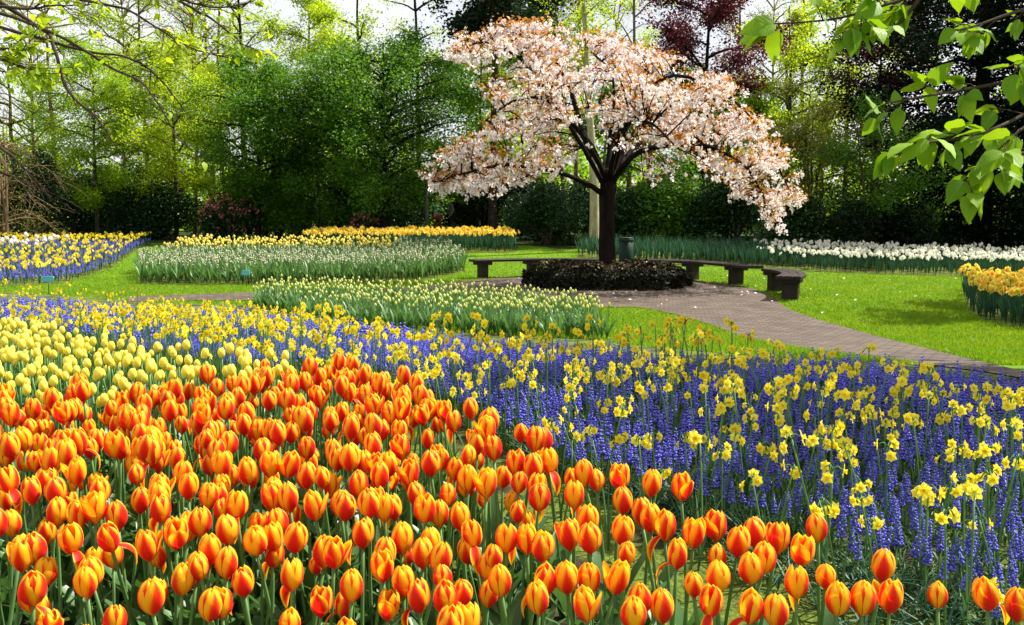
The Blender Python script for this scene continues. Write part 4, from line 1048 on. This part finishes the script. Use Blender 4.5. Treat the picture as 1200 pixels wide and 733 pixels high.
T('lime_leaved_tree', 'tall airy yellow green tree in front of the dark yew', 985, 42, 12.0, 2.6, .25, M['lf_lime'], M['bark_brown'], 20000, .11, .13, 27, limbs=18)
T('olive_shrub_tree', 'thin twiggy olive tree beside the weeping side of the cherry', 950, 31, 5.6, 2.0, .12, M['lf_olive'], M['bark_brown'], 13000, .085, .06, 28, stems=4, limbs=18)
T('olive_shrub_tree', 'twiggy green small tree next to the dark yew', 1030, 29, 5.2, 1.5, .12, M['lf_mid'], M['bark_brown'], 10000, .085, .06, 29, stems=4, limbs=16)
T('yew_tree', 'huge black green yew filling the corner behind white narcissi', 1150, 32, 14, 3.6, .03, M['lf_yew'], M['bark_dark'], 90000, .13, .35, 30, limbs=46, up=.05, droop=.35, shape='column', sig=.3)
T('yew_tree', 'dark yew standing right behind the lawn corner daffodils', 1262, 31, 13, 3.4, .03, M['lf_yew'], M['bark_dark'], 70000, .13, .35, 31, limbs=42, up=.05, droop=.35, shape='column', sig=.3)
# second row
T('tall_tree', 'tall thin tree with sparse brown twigs near the picture edge', 72, 46, 15, 2.4, .25, M['lf_lime'], M['twig'], 15000, .085, .12, 40, limbs=20, twigs=10)
T('tall_tree', 'tall yellow green tree behind the young lime trees', 178, 46, 15, 2.8, .2, M['lf_lime'], M['bark_grey'], 26000, .09, .13, 41, limbs=22, twigs=9)
T('tall_tree', 'tall brown twigged tree with several grey stems', 250, 48, 16, 2.4, .35, M['lf_lime'], M['bark_grey'], 13000, .09, .14, 42, stems=3, limbs=20, shape='vase', up=1.0, twigs=9)
T('tall_tree', 'tall tree with dark stem and scattered lime leaves', 291, 45, 15, 2.8, .4, M['lf_lime'], M['bark_dark'], 9000, .12, .15, 43, limbs=18, shape='vase', up=.7)
T('tall_tree', 'sparse tree with dark forked stem against white sky', 418, 46, 15, 2.6, .45, M['lf_lime'], M['bark_dark'], 5000, .12, .15, 44, limbs=14, shape='vase', up=.8)
T('tall_tree', 'bare dark tree with crooked branches against the sky', 492, 47, 15.5, 2.8, .5, M['lf_lime'], M['bark_dark'], 2500, .12, .17, 45, limbs=14, shape='vase', up=.7)
T('tall_tree', 'slender bare tree seen above the weeping cherry edge', 865, 47, 15, 2.3, .4, M['lf_olive'], M['bark_grey'], 3500, .11, .14, 46, shape='vase', up=1.0)
T('tall_tree', 'tall pale stemmed tree behind the airy yellow trees', 955, 49, 16, 2.4, .4, M['lf_lime'], M['bark_grey'], 6000, .11, .14, 47, shape='vase', up=1.0, stems=2)
T('leafy_tree', 'dense green tree filling the gap under the fir', 610, 44, 8.0, 3.0, .1, M['lf_fresh'], M['bark_brown'], 28000, .12, .16, 48)
T('leafy_tree', 'dark green tree behind the cherry trunk', 760, 39, 7.5, 3.0, .1, M['lf_mid'], M['bark_brown'], 28000, .12, .16, 49)
T('leafy_tree', 'green tree under the copper tree', 850, 41, 7.0, 2.8, .1, M['lf_fresh'], M['bark_brown'], 26000, .12, .16, 50)
T('leafy_tree', 'yellow green tree at the far edge of the garden', 20, 47, 9.5, 3.2, .12, M['lf_fresh'], M['bark_brown'], 16000, .11, .16, 51)
T('leafy_tree', 'sunlit green tree showing over the island bed', 262, 44, 8.6, 3.0, .12, M['lf_lime'], M['bark_brown'], 16000, .11, .16, 52)
T('hazel', 'brown twigged hazel with bare hanging shoots at the picture edge', 8, 33, 5.2, 2.0, .1, M['lf_olive'], M['twig'], 1500, .07, .05, 53, stems=6, limbs=30, twigs=14, droop=.7, cat='bush')
T('bare_tree', 'bare brown twigged tree near the picture edge behind the young trees', 42, 45, 14, 2.6, .15, M['lf_lime'], M['twig'], 2500, .08, .09, 54, limbs=44, twigs=20, up=.8)
T('bare_tree', 'bare brown twigged tree between two lime green young trees', 150, 47, 15, 2.8, .2, M['lf_lime'], M['twig'], 2500, .08, .1, 55, limbs=46, twigs=20, up=.8)
T('bare_tree', 'bare brown twigged tree behind the sunlit lime tree', 228, 44, 13.5, 2.4, .2, M['lf_lime'], M['twig'], 2500, .08, .09, 56, limbs=44, twigs=20, up=.8)
T('bare_tree', 'bare grey twigged tree in the sky gap over the cherry', 700, 50, 16, 2.6, .35, M['lf_olive'], M['twig'], 900, .08, .1, 57, limbs=34, twigs=16, up=1.0, stems=2)
T('bare_tree', 'bare twigged tree rising behind the leaning yellow stems', 905, 48, 14, 2.4, .3, M['lf_lime'], M['twig'], 2500, .08, .1, 58, limbs=34, twigs=14, up=1.0)
# understory bushes
B = bush
B('dark rounded bush at the picture edge behind white tulips', 15, 35, 3.4, 1.6, M['lf_dark'], 12000, .11, 60)
B('dark green bush below the thin stemmed young tree', 80, 38.5, 2.6, 1.9, M['lf_dark'], 12000, .11, 61)
B('low green bush left of the black shadowed bush', 150, 38, 2.3, 1.6, M['lf_dark'], 10000, .11, 62)
B('dark rounded bush in front of the bright lime trees', 195, 37.6, 2.2, 1.5, M['lf_dark'], 9000, .12, 63)
B('flowering shrub with red and pink blooms behind the island bed', 270, 36.2, 1.7, 1.3, M['lf_dark'], 7000, .10, 64, bloom=M['rhodo_pink'], nb=80, name='rhododendron')
B('glossy green bush at the foot of the double stemmed tree', 350, 36.5, 2.4, 1.6, M['lf_mid'], 10000, .10, 65)
B('dark bush under the arching limbs of the big tree', 430, 36.5, 2.6, 2.0, M['lf_dark'], 12000, .11, 66)
B('small red flowering shrub behind the golden daffodils', 428, 34.4, 1.15, .8, M['lf_dark'], 3500, .09, 67, bloom=M['rhodo_pink'], nb=45, name='rhododendron')
B('dark bush behind the two walking people', 545, 43, 3.0, 2.2, M['lf_dark'], 12000, .12, 68)
B('black green rounded bush beside the far bench', 640, 33.0, 2.2, 1.35, M['lf_dark'], 12000, .10, 69)
B('dark laurel behind the cherry trunk', 720, 33.5, 2.6, 1.6, M['lf_dark'], 12000, .11, 70)
B('glossy green laurel behind the flowerless leaf clumps', 790, 33, 2.8, 1.7, M['lf_mid'], 13000, .10, 71)
B('broad green laurel below the weeping blossom', 865, 32, 2.7, 1.7, M['lf_dark'], 13000, .10, 72)
B('dark bush behind the first white narcissi', 945, 29.5, 2.0, 1.6, M['lf_dark'], 11000, .10, 73)
B('dark bush at the foot of the copper maple', 1040, 28.6, 1.9, 1.5, M['lf_yew'], 10000, .10, 74)
B('dark bush between the fir trunk and the blossom tip', 590, 38, 2.8, 1.7, M['lf_yew'], 11000, .11, 75)
B('dark bush behind the two flowering shrubs', 310, 40, 3.2, 2.2, M['lf_yew'], 12000, .12, 76)
B('dark bush far behind the young lime tree', 125, 42, 3.4, 2.4, M['lf_dark'], 12000, .12, 77)
B('dark bush far behind the slim post', 480, 41, 3.2, 2.2, M['lf_yew'], 12000, .12, 78)

def woods():
    rng = np.random.default_rng(90); n = 60000
    Yv = rng.uniform(51, 62, n); X = rng.uniform(-42, 42, n)
    topz = 5.2 + 1.8 * np.sin(X * .55) + 1.2 * np.sin(X * 1.7 + 1)
    z = rng.beta(1.0, 1.5, n) * topz
    P = np.column_stack([X, Yv, g(Yv) + z]); mb = MB(); leaf_quads(mb, P, .34, rng, .6, .34)
    tag(mb.build('woods', M['lf_fresh']), 'far green woodland closing the view behind all the garden trees', 'woodland', kind='stuff')
woods()

# ------------------------------------------------------------------ overhanging branches
def big_leaf_mat():
    m, n, l, p = nodes('large_lime_leaf')
    at_ = n.new('ShaderNodeAttribute'); at_.attribute_name = 'puv'; sp = n.new('ShaderNodeSeparateXYZ'); l.new(at_.outputs['Vector'], sp.inputs[0])
    u = mth(n, l, 'ABSOLUTE', sp.outputs[0]); w = mth(n, l, 'SINE', mth(n, l, 'MULTIPLY', mth(n, l, 'SUBTRACT', sp.outputs[1], mth(n, l, 'MULTIPLY', u, .28)), 46.0))
    vein = mth(n, l, 'MULTIPLY', mth(n, l, 'SUBTRACT', w, .72), 3.0, True); mid = mth(n, l, 'SUBTRACT', 1.0, mth(n, l, 'MULTIPLY', u, 14.0), True)
    f = mth(n, l, 'MAXIMUM', mth(n, l, 'MULTIPLY', vein, .5), mid)
    r = n.new('ShaderNodeNewGeometry').outputs['Random Per Island']
    col = mixrgb(n, l, r, (.12, .27, .008), (.25, .42, .016)); col = mixrgb(n, l, mth(n, l, 'MULTIPLY', f, .55), col, (.24, .36, .05))
    l.new(col, p.inputs['Base Color']); p.inputs['Roughness'].default_value = .55; p.inputs['Specular IOR Level'].default_value = .22
    bp = n.new('ShaderNodeBump'); bp.inputs['Strength'].default_value = .35; bp.inputs['Distance'].default_value = .004; bp.invert = True; l.new(f, bp.inputs['Height']); l.new(bp.outputs[0], p.inputs['Normal'])
    trans_out(n, l, p, col, .45, (1.15, 1, .5)); return m
M['lime_big'] = big_leaf_mat()
def big_leaf(mb, P, d, down, size, rng, nu=5, nv=8):
    """ovate leaf from P along d, arched, slightly folded"""
    d = d / np.linalg.norm(d); up = np.array([0, 0, 1.]) + rng.normal(0, .45, 3); s = np.cross(d, up); s /= np.linalg.norm(s); nrm = np.cross(s, d)
    t = np.linspace(0, 1, nv); w = size * .34 * np.interp(t, [0, .06, .2, .4, .65, .85, 1], [.25, .7, .96, 1, .74, .36, .02])
    u = np.linspace(-1, 1, nu); U, T_ = np.meshgrid(u, t)
    q = P + d * size * t[:, None] + np.outer(-down * size * t ** 2, nrm)
    V = q[:, None] + s * (w[:, None] * U)[..., None] + nrm * ((.22 * np.abs(U) - .12 * U * U) * w[:, None] + .02 * size * np.sin(T_ * 16) * np.abs(U))[..., None]
    mb.add(V.reshape(-1, 3), grid_faces(nv, nu), np.stack([U.ravel(), T_.ravel()], 1))
def lime_tree():
    rng = np.random.default_rng(77); base = np.array([6.6, 7.0, float(g(7.0))])
    root = thing('lime_tree', base, 'lime tree outside the frame hanging large translucent green leaves over the corner', 'tree')
    wood = MB(); lv = MB(); can = MB()
    W = lambda p: np.asarray(p, float) - base
    tube(wood, smooth_path([(0, 0, -.1), (.05, 0, 1.5), (-.05, .1, 3.2), (0, .2, 5), (.1, .2, 7.5)], 16), np.linspace(.3, .1, 16), 12)
    TW = [([(1240, -60, 3.5), (1130, -25, 3.35), (1050, 2, 3.25), (980, 22, 3.2), (908, 28, 3.15)], 11, .118),
          ([(1240, 0, 3.5), (1185, 16, 3.4), (1145, 30, 3.35), (1120, 36, 3.3)], 8, .085),
          ([(1240, 112, 3.4), (1190, 140, 3.3), (1140, 160, 3.2), (1095, 166, 3.1), (1066, 168, 3.05)], 12, .105),
          ([(1260, 80, 3.5), (1160, 100, 3.4), (1090, 112, 3.3), (1036, 122, 3.25)], 9, .09),
          ([(1250, 170, 3.3), (1190, 182, 3.25), (1150, 196, 3.2), (1128, 212, 3.15)], 9, .1),
          ([(1250, 50, 3.3), (1205, 66, 3.25), (1188, 88, 3.2)], 5, .09),
          ([(1080, -5, 3.3), (1050, 30, 3.25), (1010, 42, 3.2), (985, 52, 3.2)], 7, .07),
          ([(1240, 128, 3.1), (1200, 150, 3.05), (1170, 176, 3.0)], 6, .095),
          ([(1130, -30, 3.4), (1100, -6, 3.35), (1040, -4, 3.3), (1000, -2, 3.3)], 7, .09)]
    hub = W([2.7, 4.1, 3.0])
    tube(wood, smooth_path([(0, .1, 3.3), W([4.3, 5.0, 3.6]), W([3.4, 4.5, 3.3]), hub], 12), np.linspace(.1, .03, 12), 7)
    for pts, nl, sz in TW:
        P = smooth_path([W(at(*p)) for p in pts], 16); tube(wood, smooth_path([hub, (hub + P[0]) / 2 + [0, 0, .08], P[0]], 8), np.linspace(.014, .008, 8), 5); tube(wood, P, np.linspace(.008, .0025, 16), 5)
        nodes_ = max(3, int(nl * .75))
        for k in range(nodes_):
            f = .2 + .78 * (k + rng.uniform(0, .8)) / nodes_; i = min(14, int(f * 15)); q = P[i]; t = P[i + 1] - P[i]; t /= np.linalg.norm(t)
            side = np.cross(t, [0, 0, 1]); side /= np.linalg.norm(side); sg = rng.choice([-1, 1])
            sp_ = t * rng.uniform(.3, 1) + side * sg * rng.uniform(.2, .8) + np.array([0, 0, rng.uniform(-.6, .5)]); sp_ /= np.linalg.norm(sp_)
            e = q + sp_ * rng.uniform(.03, .12); tube(wood, [q, (q + e) / 2 + [0, 0, .006], e], [.0026, .002, .0015], 4, cap=False)
            for m in range(rng.integers(3, 6)):
                d = sp_ * rng.uniform(.2, .9) + rng.normal(0, .5, 3) + np.array([0, 0, -rng.uniform(0, .7)]); d /= np.linalg.norm(d)
                o_ = q + (e - q) * rng.uniform(.5, 1); pe = o_ + d * .015; tube(wood, [o_, pe], .0013, 3, cap=False); big_leaf(lv, pe, d, rng.uniform(.05, .5), sz * rng.choice([.45, .62, .78, .9, 1.02]), rng)
        big_leaf(lv, P[-1], P[-1] - P[-3] + np.array([0, 0, -.01]), .25, sz, rng)
    # upper crown, above the frame, that shades the end of the bed
    A = []
    for i in range(22):
        z = rng.uniform(3.8, 7.6); az = i * 2.4; Ln = rng.uniform(1.5, 2.9) * (1.15 - .05 * z); d = np.array([math.cos(az), math.sin(az), 0])
        LP = smooth_path([(0, .2, z), d * Ln * .4 + [0, .2, z + .5], d * Ln * .8 + [0, .2, z + .55], d * Ln + [0, .2, z + .35]], 9); tube(wood, LP, np.linspace(.06, .01, 9), 5); A.append(LP[2:])
        for k in range(8):
            b0 = LP[rng.integers(2, 9)]; dv = d * .5 + rng.normal(0, .6, 3); dv[2] = abs(dv[2]) * .4; w_ = b0 + dv / np.linalg.norm(dv) * rng.uniform(.5, 1.2) * np.linspace(0, 1, 4)[:, None]; tube(wood, w_, [.01, .008, .006, .004], 3); A.append(w_)
    A = np.concatenate(A); n = 9000; q = A[rng.integers(0, len(A), n)] + rng.normal(0, .16, (n, 3))
    wp_ = q + base; pr = proj(wp_); inside = (wp_[:, 1] > .3) & (pr[:, 1] > -12) & (pr[:, 0] < 1230) & (pr[:, 0] > -50)
    q = q[~inside]; leaf_quads(can, q, .12, rng, .7, .4)
    kid(root, wood.build('trunk', M['bark_brown'])); kid(root, lv.build('hanging_leaves', M['lime_big'])); kid(root, can.build('crown', M['lf_mid']))
lime_tree()
def edge_tree():
    rng = np.random.default_rng(78); base = np.array([-9.2, 9.0, float(g(9.0))])
    root = thing('overhanging_tree', base, 'tree outside the frame reaching thin branches with fresh leaves across the bright corner', 'tree')
    wood = MB(); lv = MB(); W = lambda p: np.asarray(p, float) - base
    tube(wood, smooth_path([(0, 0, -.1), (.1, 0, 2), (0, .1, 4), (.1, 0, 6)], 12), np.linspace(.24, .1, 12), 10)
    hub = W([-6.2, 9.0, 4.2]); tube(wood, smooth_path([(0, .05, 3.2), (1.2, .05, 3.7), hub], 8), np.linspace(.09, .04, 8), 6)
    BR = [([(-40, 20, 9), (40, 46, 8.8), (100, 66, 8.6), (150, 74, 8.5), (186, 100, 8.4), (215, 140, 8.4)], .25, .45),
          ([(-40, 5, 8.6), (50, 38, 8.4), (130, 85, 8.2), (176, 110, 8.0), (212, 168, 8.0)], .1, .3),
          ([(-30, -30, 9), (70, -8, 8.8), (150, 10, 8.6), (200, 42, 8.5), (262, 62, 8.5)], .5, .6),
          ([(-40, 60, 8), (10, 75, 7.9), (35, 85, 7.8)], 1.6, 1),
          ([(-40, 40, 8.2), (0, 60, 8.1), (30, 64, 8.0)], 1.6, 1),
          ([(-40, 150, 8.4), (10, 175, 8.3), (40, 205, 8.2), (60, 232, 8.1)], .0, .2),
          ([(-40, 190, 8.4), (10, 205, 8.3), (50, 222, 8.2)], .0, .2),
          ([(60, 40, 8.7), (80, 100, 8.6), (120, 140, 8.5), (150, 190, 8.5)], .05, .2),
          ([(100, -20, 8.8), (190, -5, 8.7), (250, 12, 8.6), (300, 4, 8.6)], .9, .8),
          ([(-40, 0, 8.5), (20, 6, 8.4), (60, 4, 8.3), (100, 4, 8.2)], 1.3, 1),
          ([(170, -20, 9), (220, 10, 8.9), (262, 40, 8.8), (290, 60, 8.8)], .8, .8)]
    for pts, dens, _ in BR:
        P = smooth_path([W(at(*p)) for p in pts], 20); P += np.cumsum(rng.normal(0, .006, P.shape), 0); tube(wood, smooth_path([hub, (hub + P[0]) / 2 + [0, 0, .1], P[0]], 8), np.linspace(.03, .018, 8), 5); tube(wood, P, np.linspace(.018, .004, 20), 5)
        for k in range(16):
            i = rng.integers(4, 19); t = P[i] - P[i - 1]; t /= np.linalg.norm(t); dv = t * .9 + rng.normal(0, .5, 3); dv /= np.linalg.norm(dv); w_ = P[i] + dv * rng.uniform(.15, .5) * np.linspace(0, 1, 5)[:, None] + rng.normal(0, .01, (5, 3)); tube(wood, w_, np.linspace(.005, .002, 5), 3)
            for m in range(rng.poisson(dens * 5)):
                d = dv + rng.normal(0, .6, 3) + [0, 0, -.3]; big_leaf(lv, w_[rng.integers(1, 5)], d, .25, rng.uniform(.05, .09), rng, 3, 5)
    kid(root, wood.build('trunk', M['bark_brown'])); kid(root, lv.build('leaves', M['lf_lime']))
edge_tree()
T('leafy_tree', 'light crowned tree just outside the frame shading the corner of the lawn', 1408, 15.8, 8.2, 2.0, .4, M['lf_fresh'], M['bark_brown'], 7000, .12, .14, 99)
print('OBJECTS', len(bpy.data.objects))
